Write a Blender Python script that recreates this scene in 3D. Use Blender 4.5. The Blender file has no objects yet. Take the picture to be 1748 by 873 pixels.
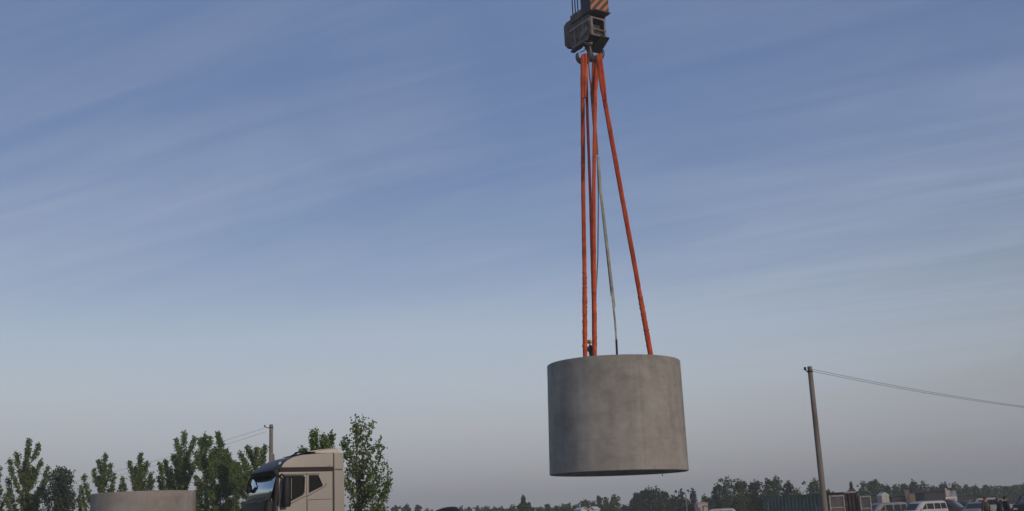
import bpy, bmesh, math, random
from mathutils import Vector, Matrix, Euler, Quaternion
from mathutils.geometry import tessellate_polygon
random.seed(7)
C = bpy.context.scene
COL = C.collection
R = math.radians

# ------------------------------------------------------------------ camera
F = 1900.0; PITCH = math.atan(455.0/F); ROLL = -0.045; EYE = 1.5
cd = bpy.data.cameras.new('camera'); cam = bpy.data.objects.new('camera', cd); COL.objects.link(cam)
cd.sensor_width = 36; cd.lens = F/1748*36; cd.clip_end = 9000; cd.clip_start = 0.1
M = Matrix.Rotation(math.pi/2+PITCH, 4, 'X') @ Matrix.Rotation(ROLL, 4, 'Z')
cam.matrix_world = Matrix.Translation((0, 0, EYE)) @ M
C.camera = cam
M3 = M.to_3x3()
def at(px, py, Y):
    """point of the place that lies Y metres ahead in the direction seen at (px, py)"""
    d = M3 @ Vector(((px-874)/F, -(py-436.5)/F, -1))
    return Vector((0, 0, EYE)) + d*(Y/d.y)
def xat(px, Y, z):
    """x of a point Y ahead at height z in image column px"""
    lo, hi = -400.0, 1500.0
    for _ in range(60):
        m = (lo+hi)/2; P = at(px, m, Y)
        if P.z > z: lo = m
        else: hi = m
    return at(px, (lo+hi)/2, Y).x
def horizon(px): return 892-(px-874)*0.045

# ------------------------------------------------------------------ world, sun
SUN_AZ, SUN_EL = 140.0, 14.0      # clockwise from +Y
W = bpy.data.worlds.new('World'); C.world = W; W.use_nodes = True
nt = W.node_tree; nt.nodes.clear(); N = nt.nodes.new; L = nt.links.new
def math_node(nt, op, a, b=None, c=None, clamp=False):
    n = nt.nodes.new('ShaderNodeMath'); n.operation = op; n.use_clamp = clamp
    for i, v in enumerate((a, b, c)):
        if v is None: continue
        if isinstance(v, (int, float)): n.inputs[i].default_value = v
        else: nt.links.new(v, n.inputs[i])
    return n.outputs[0]
def ramp(nt, fac, stops, interp='LINEAR'):
    n = nt.nodes.new('ShaderNodeValToRGB'); n.color_ramp.interpolation = interp
    e = n.color_ramp.elements
    while len(e) < len(stops): e.new(0.5)
    for s, (p, c) in zip(e, stops):
        s.position = p; s.color = (c[0], c[1], c[2], 1) if not isinstance(c, float) else (c, c, c, 1)
    nt.links.new(fac, n.inputs[0]); return n.outputs[0]
def mix(nt, fac, a, b, blend='MIX'):
    n = nt.nodes.new('ShaderNodeMix'); n.data_type = 'RGBA'; n.blend_type = blend
    for k, v in ((0, fac), (6, a), (7, b)):
        if isinstance(v, (int, float)): n.inputs[k].default_value = v
        elif isinstance(v, tuple): n.inputs[k].default_value = (v[0], v[1], v[2], 1)
        else: nt.links.new(v, n.inputs[k])
    return n.outputs[2]
def s2l(r, g, b):
    f = lambda c: (c/255/12.92) if c/255 <= .04045 else ((c/255+.055)/1.055)**2.4
    return (f(r), f(g), f(b))
SKY_STRENGTH = 0.10; EXPO = -0.25
def build_sky():
    sky = N('ShaderNodeTexSky'); sky.sky_type = 'NISHITA'; sky.sun_disc = False
    sky.sun_elevation = R(SUN_EL); sky.sun_rotation = R(SUN_AZ)
    sky.air_density = 1.3; sky.dust_density = 3.0; sky.ozone_density = 2.0
    tc = N('ShaderNodeTexCoord'); sp = N('ShaderNodeSeparateXYZ'); L(tc.outputs['Generated'], sp.inputs[0])
    x, y, z = sp.outputs
    # smoggy air: how far the clear sky is covered at each elevation
    zc = math_node(nt, 'MAXIMUM', z, 0.0)
    S = 2**(-EXPO)/SKY_STRENGTH
    def c(r, g, b): a = s2l(r, g, b); return tuple(v*1.0 for v in a)
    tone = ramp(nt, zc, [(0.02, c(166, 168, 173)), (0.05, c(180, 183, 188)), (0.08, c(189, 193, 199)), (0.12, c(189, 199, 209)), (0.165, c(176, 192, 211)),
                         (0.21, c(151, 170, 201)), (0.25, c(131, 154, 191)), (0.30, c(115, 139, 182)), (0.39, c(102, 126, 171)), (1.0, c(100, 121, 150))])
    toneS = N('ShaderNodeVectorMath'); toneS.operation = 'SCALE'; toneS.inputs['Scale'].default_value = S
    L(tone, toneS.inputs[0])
    # dusty air is duller towards the north-east (right), brighter to the left
    az = ramp(nt, math_node(nt, 'MULTIPLY_ADD', x, 0.5, 0.5), [(0.0, .96), (0.30, 1.0), (0.52, 1.0), (0.62, .88), (0.72, .71), (1.0, .62)])
    low = ramp(nt, zc, [(0.0, 1.0), (0.2, 0.9), (0.32, 0.25), (1.0, 0.0)])
    azf = math_node(nt, 'ADD', 1.0, math_node(nt, 'MULTIPLY', math_node(nt, 'SUBTRACT', az, 1.0), low))
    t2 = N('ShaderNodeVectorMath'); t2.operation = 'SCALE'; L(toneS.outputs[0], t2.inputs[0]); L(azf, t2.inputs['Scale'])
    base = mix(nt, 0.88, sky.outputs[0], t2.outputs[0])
    # cirrus streaks on a high sheet
    zz = math_node(nt, 'ADD', zc, 0.12)
    u = math_node(nt, 'DIVIDE', x, zz); v = math_node(nt, 'DIVIDE', y, zz)
    cb = N('ShaderNodeCombineXYZ'); L(u, cb.inputs[0]); L(v, cb.inputs[1])
    def streak(rot, sx, sy, scale, seed, det=6, dist=0.6):
        mp = N('ShaderNodeMapping'); mp.vector_type = 'TEXTURE'; L(cb.outputs[0], mp.inputs[0])
        mp.inputs['Rotation'].default_value = (0, 0, R(rot)); mp.inputs['Scale'].default_value = (sx, sy, 1)
        mp.inputs['Location'].default_value = (seed, seed*.7, 0)
        nz = N('ShaderNodeTexNoise'); nz.inputs['Scale'].default_value = scale; nz.inputs['Detail'].default_value = det
        nz.inputs['Roughness'].default_value = 0.55; nz.inputs['Distortion'].default_value = dist
        L(mp.outputs[0], nz.inputs['Vector']); return nz.outputs[0]
    a = streak(152, 3.6, 0.8, 1.0, 3.1); b = streak(156, 1.7, 0.20, 1.25, 9.7, 12, 1.1); g = streak(140, 3.0, 2.4, 0.6, 5.0, 3)
    s = math_node(nt, 'ADD', math_node(nt, 'MULTIPLY', a, 0.55), math_node(nt, 'ADD', math_node(nt, 'MULTIPLY', b, 0.31), math_node(nt, 'MULTIPLY', g, 0.3)))
    k = ramp(nt, s, [(0.41, 0.0), (0.76, 1.0)], 'EASE')
    k = math_node(nt, 'MULTIPLY', k, ramp(nt, zc, [(0.02, 0.0), (0.10, 0.45), (0.15, 0.72), (0.26, 0.62), (0.35, 0.36), (0.45, 0.24), (1.0, 0.2)]))
    pt = streak(120, 1.6, 1.2, 0.8, 21.0, 4, 1.2)
    k = math_node(nt, 'MULTIPLY', k, ramp(nt, pt, [(0.34, 0.25), (0.5, 0.8), (0.66, 1.0)]))
    cloud = s2l(178, 188, 207)
    out = mix(nt, k, base, tuple(q*S for q in cloud))
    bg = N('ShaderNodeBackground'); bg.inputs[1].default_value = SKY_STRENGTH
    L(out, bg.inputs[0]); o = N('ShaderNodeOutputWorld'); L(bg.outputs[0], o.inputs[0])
build_sky()
sd = bpy.data.lights.new('sun', 'SUN'); sd.energy = 2.0; sd.angle = R(0.6); sd.color = (1.0, 0.84, 0.68)
sun = bpy.data.objects.new('sun', sd); COL.objects.link(sun)
sv = Vector((math.sin(R(SUN_AZ))*math.cos(R(SUN_EL)), math.cos(R(SUN_AZ))*math.cos(R(SUN_EL)), math.sin(R(SUN_EL))))
sun.rotation_euler = sv.to_track_quat('Z', 'Y').to_euler(); sun.location = (30, -30, 40)
C.view_settings.view_transform = 'Standard'; C.view_settings.look = 'None'
C.view_settings.exposure = EXPO; C.view_settings.gamma = 1.0
C.cycles.volume_bounces = 0; C.cycles.volume_step_rate = 4.0

# ------------------------------------------------------------------ materials
def mat(name, col, rough=0.6, metal=0.0, var=0.15, scale=3.0, bump=0.0, bscale=30.0, spec=0.5, coat=0.0, stretch=None, dirt=None):
    m = bpy.data.materials.new(name); m.use_nodes = True; nt = m.node_tree
    b = nt.nodes['Principled BSDF']
    tc = nt.nodes.new('ShaderNodeTexCoord'); vec = tc.outputs['Object']
    if stretch:
        mp = nt.nodes.new('ShaderNodeMapping'); mp.inputs['Scale'].default_value = stretch; nt.links.new(vec, mp.inputs[0]); vec = mp.outputs[0]
    nz = nt.nodes.new('ShaderNodeTexNoise'); nz.inputs['Scale'].default_value = scale; nz.inputs['Detail'].default_value = 5
    nt.links.new(vec, nz.inputs['Vector'])
    lo = tuple(c*(1-var) for c in col); hi = tuple(min(1, c*(1+var)) for c in col)
    cc = ramp(nt, nz.outputs[0], [(0.3, lo), (0.7, hi)])
    if dirt:
        dz = nt.nodes.new('ShaderNodeTexNoise'); dz.inputs['Scale'].default_value = scale*2.3; dz.inputs['Detail'].default_value = 8
        nt.links.new(vec, dz.inputs['Vector'])
        f = ramp(nt, dz.outputs[0], [(0.52, 0.0), (0.66, dirt[1])])
        cc = mix(nt, f, cc, dirt[0])
    nt.links.new(cc, b.inputs['Base Color'])
    b.inputs['Roughness'].default_value = rough; b.inputs['Metallic'].default_value = metal
    b.inputs['Specular IOR Level'].default_value = spec; b.inputs['Coat Weight'].default_value = coat
    if bump > 0:
        bz = nt.nodes.new('ShaderNodeTexNoise'); bz.inputs['Scale'].default_value = bscale; bz.inputs['Detail'].default_value = 6
        nt.links.new(tc.outputs['Object'], bz.inputs['Vector'])
        bp = nt.nodes.new('ShaderNodeBump'); bp.inputs['Strength'].default_value = bump; bp.inputs['Distance'].default_value = 0.02
        nt.links.new(bz.outputs[0], bp.inputs['Height']); nt.links.new(bp.outputs[0], b.inputs['Normal'])
    return m
def concrete(name, seed, tint=(0.27, 0.245, 0.215)):
    m = bpy.data.materials.new(name); m.use_nodes = True; nt = m.node_tree; b = nt.nodes['Principled BSDF']
    tc = nt.nodes.new('ShaderNodeTexCoord')
    def nz(scale, st=(1, 1, 1), det=6, rough=.55, dist=0):
        mp = nt.nodes.new('ShaderNodeMapping'); mp.inputs['Scale'].default_value = st; mp.inputs['Location'].default_value = (seed, seed*.3, 0)
        nt.links.new(tc.outputs['Object'], mp.inputs[0])
        n = nt.nodes.new('ShaderNodeTexNoise'); n.inputs['Scale'].default_value = scale; n.inputs['Detail'].default_value = det
        n.inputs['Roughness'].default_value = rough; n.inputs['Distortion'].default_value = dist
        nt.links.new(mp.outputs[0], n.inputs['Vector']); return n.outputs[0]
    big = nz(0.45, det=4, dist=.4); mid = nz(1.6, det=7); fine = nz(9, det=8, rough=.65)
    st = nz(1.3, (1, 1, .12), 5); hz = nz(.7, (.25, .25, 2.2), 5)
    dk = tuple(c*.74 for c in tint); lt = tuple(c*1.30 for c in tint)
    s = math_node(nt, 'MULTIPLY', big, .34)
    for o, k in ((mid, .26), (fine, .10), (st, .2), (hz, .14)): s = math_node(nt, 'ADD', s, math_node(nt, 'MULTIPLY', o, k))
    c = ramp(nt, s, [(0.42, dk), (0.52, tint), (0.63, lt)])
    blot = ramp(nt, nz(2.6, det=6, dist=.8), [(0.54, 0.0), (0.68, 0.28)])
    c = mix(nt, blot, c, (0.36, 0.33, 0.29))
    st2 = ramp(nt, nz(2.2, (1, 1, .05), 4), [(0.6, 0.0), (0.74, 0.38)])
    c = mix(nt, st2, c, (0.13, 0.115, 0.10))
    # faint pour lines: a form joint low on the wall and lift marks
    sp = nt.nodes.new('ShaderNodeSeparateXYZ'); nt.links.new(tc.outputs['Object'], sp.inputs[0])
    for zj, wd, am in ((1.65, .016, .22), (3.1, .012, .14), (4.5, .012, .12), (0.22, .02, .12)):
        d = math_node(nt, 'ABSOLUTE', math_node(nt, 'SUBTRACT', sp.outputs[2], zj))
        f = math_node(nt, 'MULTIPLY', math_node(nt, 'LESS_THAN', d, wd), math_node(nt, 'MULTIPLY', mid, am*1.6))
        c = mix(nt, f, c, (0.10, 0.09, 0.08))
    ang = math_node(nt, 'ARCTAN2', sp.outputs[1], sp.outputs[0])
    for a0, am in ((-1.28, .20), (-2.33, .20), (-.24, .2), (.8, .3), (1.85, .3), (2.9, .3)):
        d = math_node(nt, 'ABSOLUTE', math_node(nt, 'SUBTRACT', ang, a0))
        f = math_node(nt, 'MULTIPLY', math_node(nt, 'LESS_THAN', d, .006), math_node(nt, 'MULTIPLY', big, am*1.6))
        c = mix(nt, f, c, (0.10, 0.09, 0.08))
    vz = nt.nodes.new('ShaderNodeTexVoronoi'); vz.inputs['Scale'].default_value = 2.6; nt.links.new(tc.outputs['Object'], vz.inputs['Vector'])
    c = mix(nt, ramp(nt, vz.outputs['Distance'], [(.03, .55), (.06, 0.0)]), c, (0.09, 0.085, 0.08))
    nt.links.new(c, b.inputs['Base Color']); b.inputs['Roughness'].default_value = .82; b.inputs['Specular IOR Level'].default_value = .3
    bp = nt.nodes.new('ShaderNodeBump'); bp.inputs['Strength'].default_value = .3; bp.inputs['Distance'].default_value = .012
    nt.links.new(math_node(nt, 'ADD', fine, mid), bp.inputs['Height']); nt.links.new(bp.outputs[0], b.inputs['Normal'])
    return m
def glass(name, tint=(.12, .2, .2), refl=.35, rough=.03):
    m = bpy.data.materials.new(name); m.use_nodes = True; nt = m.node_tree; nt.nodes.clear()
    t = nt.nodes.new('ShaderNodeBsdfTransparent'); t.inputs[0].default_value = (*tint, 1)
    g = nt.nodes.new('ShaderNodeBsdfGlossy'); g.inputs[1].default_value = rough; g.inputs[0].default_value = (.72, .80, .76, 1)
    lw = nt.nodes.new('ShaderNodeLayerWeight'); lw.inputs[0].default_value = .3
    f = math_node(nt, 'ADD', math_node(nt, 'MULTIPLY', lw.outputs[0], .6), refl, clamp=True)
    n2 = nt.nodes.new('ShaderNodeTexNoise'); n2.inputs['Scale'].default_value = 3; n2.inputs['Detail'].default_value = 4
    tc = nt.nodes.new('ShaderNodeTexCoord'); nt.links.new(tc.outputs['Object'], n2.inputs['Vector'])
    r_ = ramp(nt, n2.outputs[0], [(.35, rough*.6), (.7, rough*2.5)]); nt.links.new(r_, g.inputs[1])
    x = nt.nodes.new('ShaderNodeMixShader'); nt.links.new(f, x.inputs[0]); nt.links.new(t.outputs[0], x.inputs[1]); nt.links.new(g.outputs[0], x.inputs[2])
    o = nt.nodes.new('ShaderNodeOutputMaterial'); nt.links.new(x.outputs[0], o.inputs[0]); return m
def foliage(name, c1, c2, tr=.25):
    m = bpy.data.materials.new(name); m.use_nodes = True; nt = m.node_tree; nt.nodes.clear()
    g = nt.nodes.new('ShaderNodeNewGeometry')
    tc = nt.nodes.new('ShaderNodeTexCoord'); nz = nt.nodes.new('ShaderNodeTexNoise'); nz.inputs['Scale'].default_value = .9
    nt.links.new(tc.outputs['Object'], nz.inputs['Vector'])
    s = math_node(nt, 'ADD', math_node(nt, 'MULTIPLY', g.outputs['Random Per Island'], .55), math_node(nt, 'MULTIPLY', nz.outputs[0], .45))
    c = ramp(nt, s, [(0.1, c1), (0.85, c2)])
    p = nt.nodes.new('ShaderNodeBsdfPrincipled'); nt.links.new(c, p.inputs['Base Color']); p.inputs['Roughness'].default_value = .5
    p.inputs['Specular IOR Level'].default_value = .35
    t = nt.nodes.new('ShaderNodeBsdfTranslucent'); nt.links.new(mix(nt, 1.0, c, (1.2, 1.3, .6), 'MULTIPLY'), t.inputs[0])
    x = nt.nodes.new('ShaderNodeMixShader'); x.inputs[0].default_value = tr
    nt.links.new(p.outputs[0], x.inputs[1]); nt.links.new(t.outputs[0], x.inputs[2])
    o = nt.nodes.new('ShaderNodeOutputMaterial'); nt.links.new(x.outputs[0], o.inputs[0]); return m
def hazard(name):
    m = bpy.data.materials.new(name); m.use_nodes = True; nt = m.node_tree; b = nt.nodes['Principled BSDF']
    tc = nt.nodes.new('ShaderNodeTexCoord'); sp = nt.nodes.new('ShaderNodeSeparateXYZ'); nt.links.new(tc.outputs['Object'], sp.inputs[0])
    s = math_node(nt, 'SUBTRACT', sp.outputs[1], math_node(nt, 'MULTIPLY', sp.outputs[2], 0.9))
    w = math_node(nt, 'FRACT', math_node(nt, 'MULTIPLY', s, 2.1))
    k = math_node(nt, 'GREATER_THAN', w, .5)
    nz = nt.nodes.new('ShaderNodeTexNoise'); nz.inputs['Scale'].default_value = 4; nz.inputs['Detail'].default_value = 8; nt.links.new(tc.outputs['Object'], nz.inputs['Vector'])
    c = mix(nt, k, (.025, .020, .020), (.42, .135, .038))
    c = mix(nt, ramp(nt, nz.outputs[0], [(.5, 0.0), (.75, .6)]), c, (.09, .06, .05))
    nt.links.new(c, b.inputs['Base Color']); b.inputs['Roughness'].default_value = .55; return m
def sling_mat(name, a, b_, weave=60):
    m = bpy.data.materials.new(name); m.use_nodes = True; nt = m.node_tree; b = nt.nodes['Principled BSDF']
    tc = nt.nodes.new('ShaderNodeTexCoord'); mp = nt.nodes.new('ShaderNodeMapping'); mp.inputs['Scale'].default_value = (1, 1, .18)
    nt.links.new(tc.outputs['Object'], mp.inputs[0])
    nz = nt.nodes.new('ShaderNodeTexNoise'); nz.inputs['Scale'].default_value = 3.5; nz.inputs['Detail'].default_value = 8; nt.links.new(mp.outputs[0], nz.inputs['Vector'])
    c = ramp(nt, nz.outputs[0], [(.35, a), (.65, b_)])
    g2 = nt.nodes.new('ShaderNodeTexNoise'); g2.inputs['Scale'].default_value = 1.7; g2.inputs['Detail'].default_value = 9; nt.links.new(tc.outputs['Object'], g2.inputs['Vector'])
    c = mix(nt, ramp(nt, g2.outputs[0], [(.48, 0.0), (.70, .6)]), c, tuple(v*.42 for v in a))
    nt.links.new(c, b.inputs['Base Color']); b.inputs['Roughness'].default_value = .85; b.inputs['Specular IOR Level'].default_value = .2
    bz = nt.nodes.new('ShaderNodeTexNoise'); bz.inputs['Scale'].default_value = weave; nt.links.new(tc.outputs['Object'], bz.inputs['Vector'])
    bp = nt.nodes.new('ShaderNodeBump'); bp.inputs['Strength'].default_value = .5; bp.inputs['Distance'].default_value = .02
    nt.links.new(bz.outputs[0], bp.inputs['Height']); nt.links.new(bp.outputs[0], b.inputs['Normal']); return m

MT = dict(
    conc=concrete('ring_concrete', 2.0, (.288, .266, .234)), conc2=concrete('second_ring_concrete', 11.0, (.28, .25, .218)),
    ground=mat('dirt_ground', (.13, .11, .085), .95, var=.35, scale=.4, bump=.6, bscale=5),
    orange=sling_mat('orange_sling_cloth', (.44, .060, .018), (.66, .115, .032)),
    orange2=sling_mat('orange_sling_sleeve', (.36, .050, .02), (.66, .115, .035), 20),
    maroon=sling_mat('maroon_sling_cloth', (.20, .022, .022), (.30, .04, .03)),
    brown=sling_mat('brown_sling_cloth', (.26, .065, .025), (.36, .10, .04)),
    grey_sling=sling_mat('grey_webbing', (.26, .25, .21), (.46, .44, .36)),
    black_rope=mat('black_rope', (.02, .02, .022), .9, bump=.3),
    block=mat('block_painted_steel', (.085, .066, .060), .6, .2, var=.3, scale=2.5, bump=.3, bscale=12, dirt=((.18, .10, .07), .7)),
    block_dark=mat('block_greasy_steel', (.03, .028, .028), .5, .4, var=.3, scale=4, bump=.2),
    block_light=mat('worn_block_edge', (.20, .165, .145), .55, .2, var=.3, scale=5, dirt=((.08, .05, .04), .6)),
    hook=mat('forged_hook_steel', (.075, .068, .065), .5, .6, var=.25, scale=5, bump=.2),
    hazard=hazard('hazard_paint'),
    wire=mat('wire_rope', (.03, .03, .032), .6, .5, bump=.3, bscale=60),
    cable=mat('power_cable', (.11, .11, .115), .7),
    pole=mat('pole_concrete', (.21, .18, .15), .85, var=.3, scale=1.5, stretch=(1, 1, .2), bump=.3, bscale=15, dirt=((.11, .09, .08), .7)),
    iron=mat('dark_iron', (.04, .036, .033), .6, .5),
    bronze=mat('cab_paint_champagne', (.205, .192, .178), .34, .35, var=.06, scale=1.2, coat=.5),
    lit_moulding=mat('moulding_highlight', (.30, .27, .24), .3, .4, var=.05), cabdark=mat('cab_paint_slate', (.045, .046, .056), .5, .1, var=.1, coat=.05),
    blackplastic=mat('black_plastic', (.012, .011, .013), .55, spec=.25),
    seamred=mat('dark_maroon_trim', (.022, .012, .014), .6, spec=.25),
    chrome=mat('mirror_chrome', (.6, .6, .6), .12, 1.0, var=.05),
    interior=mat('cab_interior', (.03, .03, .032), .8), seat=mat('grey_seat', (.11, .105, .10), .85),
    curtain=mat('cab_curtain', (.16, .14, .13), .9, scale=8, stretch=(1, 1, .1)),
    paper=mat('paper', (.65, .63, .6), .9), lens=mat('lamp_lens', (.7, .68, .62), .15, 0, coat=.5),
    tyre=mat('tyre_rubber', (.02, .02, .02), .9), rim=mat('rim_steel', (.35, .35, .35), .4, .7),
    glass=glass('windscreen_glass', (.25, .40, .40), .78), dglass=glass('dark_glass', (.004, .004, .004), .03),
    cglass=mat('car_window_glass', (.018, .02, .022), .15, 0, var=.4, scale=1.5, spec=.35),
    cglass2=mat('pale_car_window_glass', (.07, .085, .085), .15, 0, var=.5, scale=2.5, spec=.45),
    white=mat('white_car_paint', (.46, .44, .43), .5, 0, var=.08, spec=.3), silver=mat('silver_car_paint', (.22, .215, .22), .5, 0, var=.08, spec=.3),
    greycar=mat('grey_car_paint', (.075, .072, .08), .5, 0, var=.08, spec=.3), blackcar=mat('black_car_paint', (.012, .012, .015), .45, 0, var=.1, spec=.3),
    cream=mat('cream_car_paint', (.48, .44, .38), .5, 0, var=.08, spec=.3), redcar=mat('red_car_paint', (.18, .035, .03), .4, 0, var=.1, coat=.4),
    tail=mat('red_lamp_lens', (.35, .02, .02), .2, coat=.4),
    teal=mat('teal_container_paint', (.165, .205, .165), .7, 0, var=.25, scale=1.1, bump=.2, spec=.2, dirt=((.16, .15, .14), .7)),
    rust=mat('rust_red_container_paint', (.075, .040, .036), .75, 0, var=.4, scale=1.6, bump=.3, dirt=((.03, .02, .02), .7)),
    frame=mat('weathered_white_frame', (.42, .38, .34), .7, 0, var=.2, scale=3, dirt=((.14, .11, .09), .6)),
    infill=mat('dusty_infill_panel', (.13, .115, .11), .8, 0, var=.3, scale=2, dirt=((.20, .13, .11), .5)),
    bark=mat('bark', (.075, .065, .05), .95, var=.35, scale=6, stretch=(1, 1, .3), bump=.6, bscale=20),
    twig=mat('bleached_wood', (.36, .34, .30), .9, var=.2, scale=6),
    poplar=foliage('poplar_leaves', (.068, .098, .036), (.215, .275, .095), .38),
    poplar2=foliage('poplar_leaves_bright', (.070, .106, .032), (.22, .295, .085), .38),
    willow=foliage('dark_narrow_leaves', (.032, .048, .034), (.10, .13, .085)),
    far=foliage('far_tree_leaves', (.032, .052, .020), (.095, .135, .048), .2),
    far2=foliage('far_tree_leaves_dark', (.022, .034, .020), (.060, .082, .042), .2),
    conifer=foliage('conifer_needles', (.022, .045, .010), (.060, .10, .025), .1),
    skin=mat('skin', (.42, .24, .16), .6), helmet=mat('yellow_helmet', (.72, .40, .06), .35, coat=.3), jacket=mat('dark_work_jacket', (.02, .026, .028), .9, bump=.4, bscale=14),
    trousers=mat('dark_trousers', (.03, .032, .04), .9, bump=.3), boots=mat('black_boots', (.015, .014, .014), .7), glove=mat('white_work_glove', (.6, .57, .54), .9),
    hair=mat('black_hair', (.012, .01, .009), .6), olive=mat('olive_jacket', (.045, .046, .035), .9, bump=.3), redcap=mat('dark_red_cap', (.16, .02, .022), .8),
    tan=mat('tan_coat', (.30, .22, .17), .9), whitewall=mat('white_rendered_wall', (.62, .60, .56), .85, var=.12, scale=2),
    pinkwall=mat('pinkish_plaster', (.42, .33, .29), .85, var=.15, scale=1.5), brickwall=mat('brown_brick_wall', (.07, .035, .03), .9, var=.2, scale=2),
    roofdark=mat('dark_roof', (.03, .027, .03), .85, var=.2), roofwhite=mat('white_metal_roof', (.62, .61, .6), .5), roofblue=mat('slate_roof', (.032, .035, .042), .8),
    tanboard=mat('tan_board', (.17, .105, .065), .8, var=.3, scale=1.5), greyboard=mat('grey_board', (.20, .16, .145), .8, var=.15),
    sign=mat('white_sign_board', (.62, .57, .54), .7, var=.06), signred=mat('faded_sign_print', (.32, .20, .19), .7), signpic=mat('faded_poster_print', (.24, .22, .27), .7, var=.5, scale=2.5, dirt=((.5, .5, .52), .8)),
)

# ------------------------------------------------------------------ mesh helpers
DZ = [0]
class MB:
    def __init__(s): s.v = []; s.f = []; s.sm = []
    def add(s, vs, fs, smooth=False):
        o = len(s.v); s.v += [tuple(q) for q in vs]; s.f += [tuple(i+o for i in f) for f in fs]; s.sm += [smooth]*len(fs); return s
    def box(s, c, d, rot=None):
        hx, hy, hz = d[0]/2, d[1]/2, d[2]/2
        vs = [Vector((x, y, z)) for x in (-hx, hx) for y in (-hy, hy) for z in (-hz, hz)]
        if rot is not None: vs = [rot @ q for q in vs]
        c = Vector(c)
        return s.add([q+c for q in vs], [(0, 1, 3, 2), (4, 6, 7, 5), (0, 4, 5, 1), (2, 3, 7, 6), (0, 2, 6, 4), (1, 5, 7, 3)])
    def tube(s, pts, rad, n=10, smooth=True, caps=True, flat=1.0):
        pts = [Vector(p) for p in pts]
        if not isinstance(rad, (list, tuple)): rad = [rad]*len(pts)
        rings = []; up = None
        for i, p in enumerate(pts):
            t = (pts[min(i+1, len(pts)-1)]-pts[max(i-1, 0)]).normalized()
            if up is None:
                up = Vector((0, 1, 0)) if abs(t.y) < .9 else Vector((1, 0, 0))
            a = t.cross(up).normalized(); b = a.cross(t).normalized(); up = b
            rings.append([p+(a*math.cos(k*2*math.pi/n)+b*math.sin(k*2*math.pi/n)*flat)*rad[i] for k in range(n)])
        vs = [q for r in rings for q in r]; fs = []
        for i in range(len(pts)-1):
            for k in range(n):
                fs.append((i*n+k, i*n+(k+1) % n, (i+1)*n+(k+1) % n, (i+1)*n+k))
        s.add(vs, fs, smooth)
        if caps:
            o = len(s.v)-len(vs); s.f += [tuple(o+k for k in reversed(range(n))), tuple(o+(len(pts)-1)*n+k for k in range(n))]; s.sm += [False, False]
        return s
    def lathe(s, prof, n=48, c=(0, 0, 0), close=False, smooth=True, jit=0):
        c = Vector(c); m = len(prof); vs = []
        for k in range(n):
            a = 2*math.pi*k/n
            for r, z in prof: vs.append(c+Vector((r*math.cos(a), r*math.sin(a), z)))
        fs = []
        for k in range(n):
            for j in range(m if close else m-1):
                fs.append((k*m+j, ((k+1) % n)*m+j, ((k+1) % n)*m+(j+1) % m, k*m+(j+1) % m))
        return s.add(vs, fs, smooth)
    def panel(s, outer, holes, fn, th):
        """flat panel with holes: fn(a, b, t) places plane coordinates, t the depth"""
        loops = [outer]+list(holes)
        tri = tessellate_polygon([[Vector((a, b, 0)) for a, b in lp] for lp in loops])
        flat = [q for lp in loops for q in lp]; n = len(flat)
        vs = [fn(a, b, 0) for a, b in flat]+[fn(a, b, th) for a, b in flat]
        fs = [tuple(t) for t in tri]+[tuple(i+n for i in reversed(t)) for t in tri]
        o = 0
        for lp in loops:
            k = len(lp)
            for i in range(k): fs.append((o+i, o+(i+1) % k, n+o+(i+1) % k, n+o+i))
            o += k
        return s.add(vs, fs)
    def levels(s, lv, n=5, caps=True, smooth=True):
        """loft of rounded rectangles: each level z, xb, xf, half width, corner radius"""
        rings = []
        for z, xb, xf, hw, r in lv:
            ring = []
            for cx, cy, a0 in ((xf-r, hw-r, 0), (xb+r, hw-r, 90), (xb+r, -hw+r, 180), (xf-r, -hw+r, 270)):
                for k in range(n+1):
                    a = R(a0+90*k/n); ring.append((cx+r*math.cos(a), cy+r*math.sin(a), z))
            rings.append(ring)
        m = len(rings[0]); vs = [q for r in rings for q in r]; fs = []
        for i in range(len(rings)-1):
            for k in range(m): fs.append((i*m+k, i*m+(k+1) % m, (i+1)*m+(k+1) % m, (i+1)*m+k))
        s.add(vs, fs, smooth)
        if caps:
            o = len(s.v)-len(vs); s.f += [tuple(o+k for k in reversed(range(m))), tuple(o+(len(rings)-1)*m+k for k in range(m))]; s.sm += [False, False]
        return s
    def build(s, name, m, parent=None, bevel=0, sharp=35):
        me = bpy.data.meshes.new(name); me.from_pydata(s.v, [], s.f)
        me.polygons.foreach_set('use_smooth', s.sm); me.update()
        bm = bmesh.new(); bm.from_mesh(me); bmesh.ops.recalc_face_normals(bm, faces=bm.faces)
        if bevel: bmesh.ops.bevel(bm, geom=list(bm.edges), offset=bevel, segments=2, affect='EDGES', clamp_overlap=True)
        bm.to_mesh(me); bm.free()
        if any(s.sm):
            try: me.set_sharp_from_angle(angle=R(sharp))
            except Exception: pass
        me.materials.append(m)
        o = bpy.data.objects.new(name, me); COL.objects.link(o)
        if parent: o.parent = parent
        if DZ[0]: o.location.z -= DZ[0]
        return o
def tag(o, label=None, cat=None, group=None, kind=None):
    for k, v in (('label', label), ('category', cat), ('group', group), ('kind', kind)):
        if v: o[k] = v
    return o
def thing(name, label, cat, loc=(0, 0, 0), rz=0, group=None):
    o = bpy.data.objects.new(name, None); COL.objects.link(o); o.location = loc; o.rotation_euler = (0, 0, rz)
    o.empty_display_size = .3
    return tag(o, label, cat, group)
def raw(name, vs, fs, m, parent=None):
    me = bpy.data.meshes.new(name); me.from_pydata(vs, [], fs); me.update(); me.materials.append(m)
    o = bpy.data.objects.new(name, me); COL.objects.link(o)
    if parent: o.parent = parent
    return o

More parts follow.
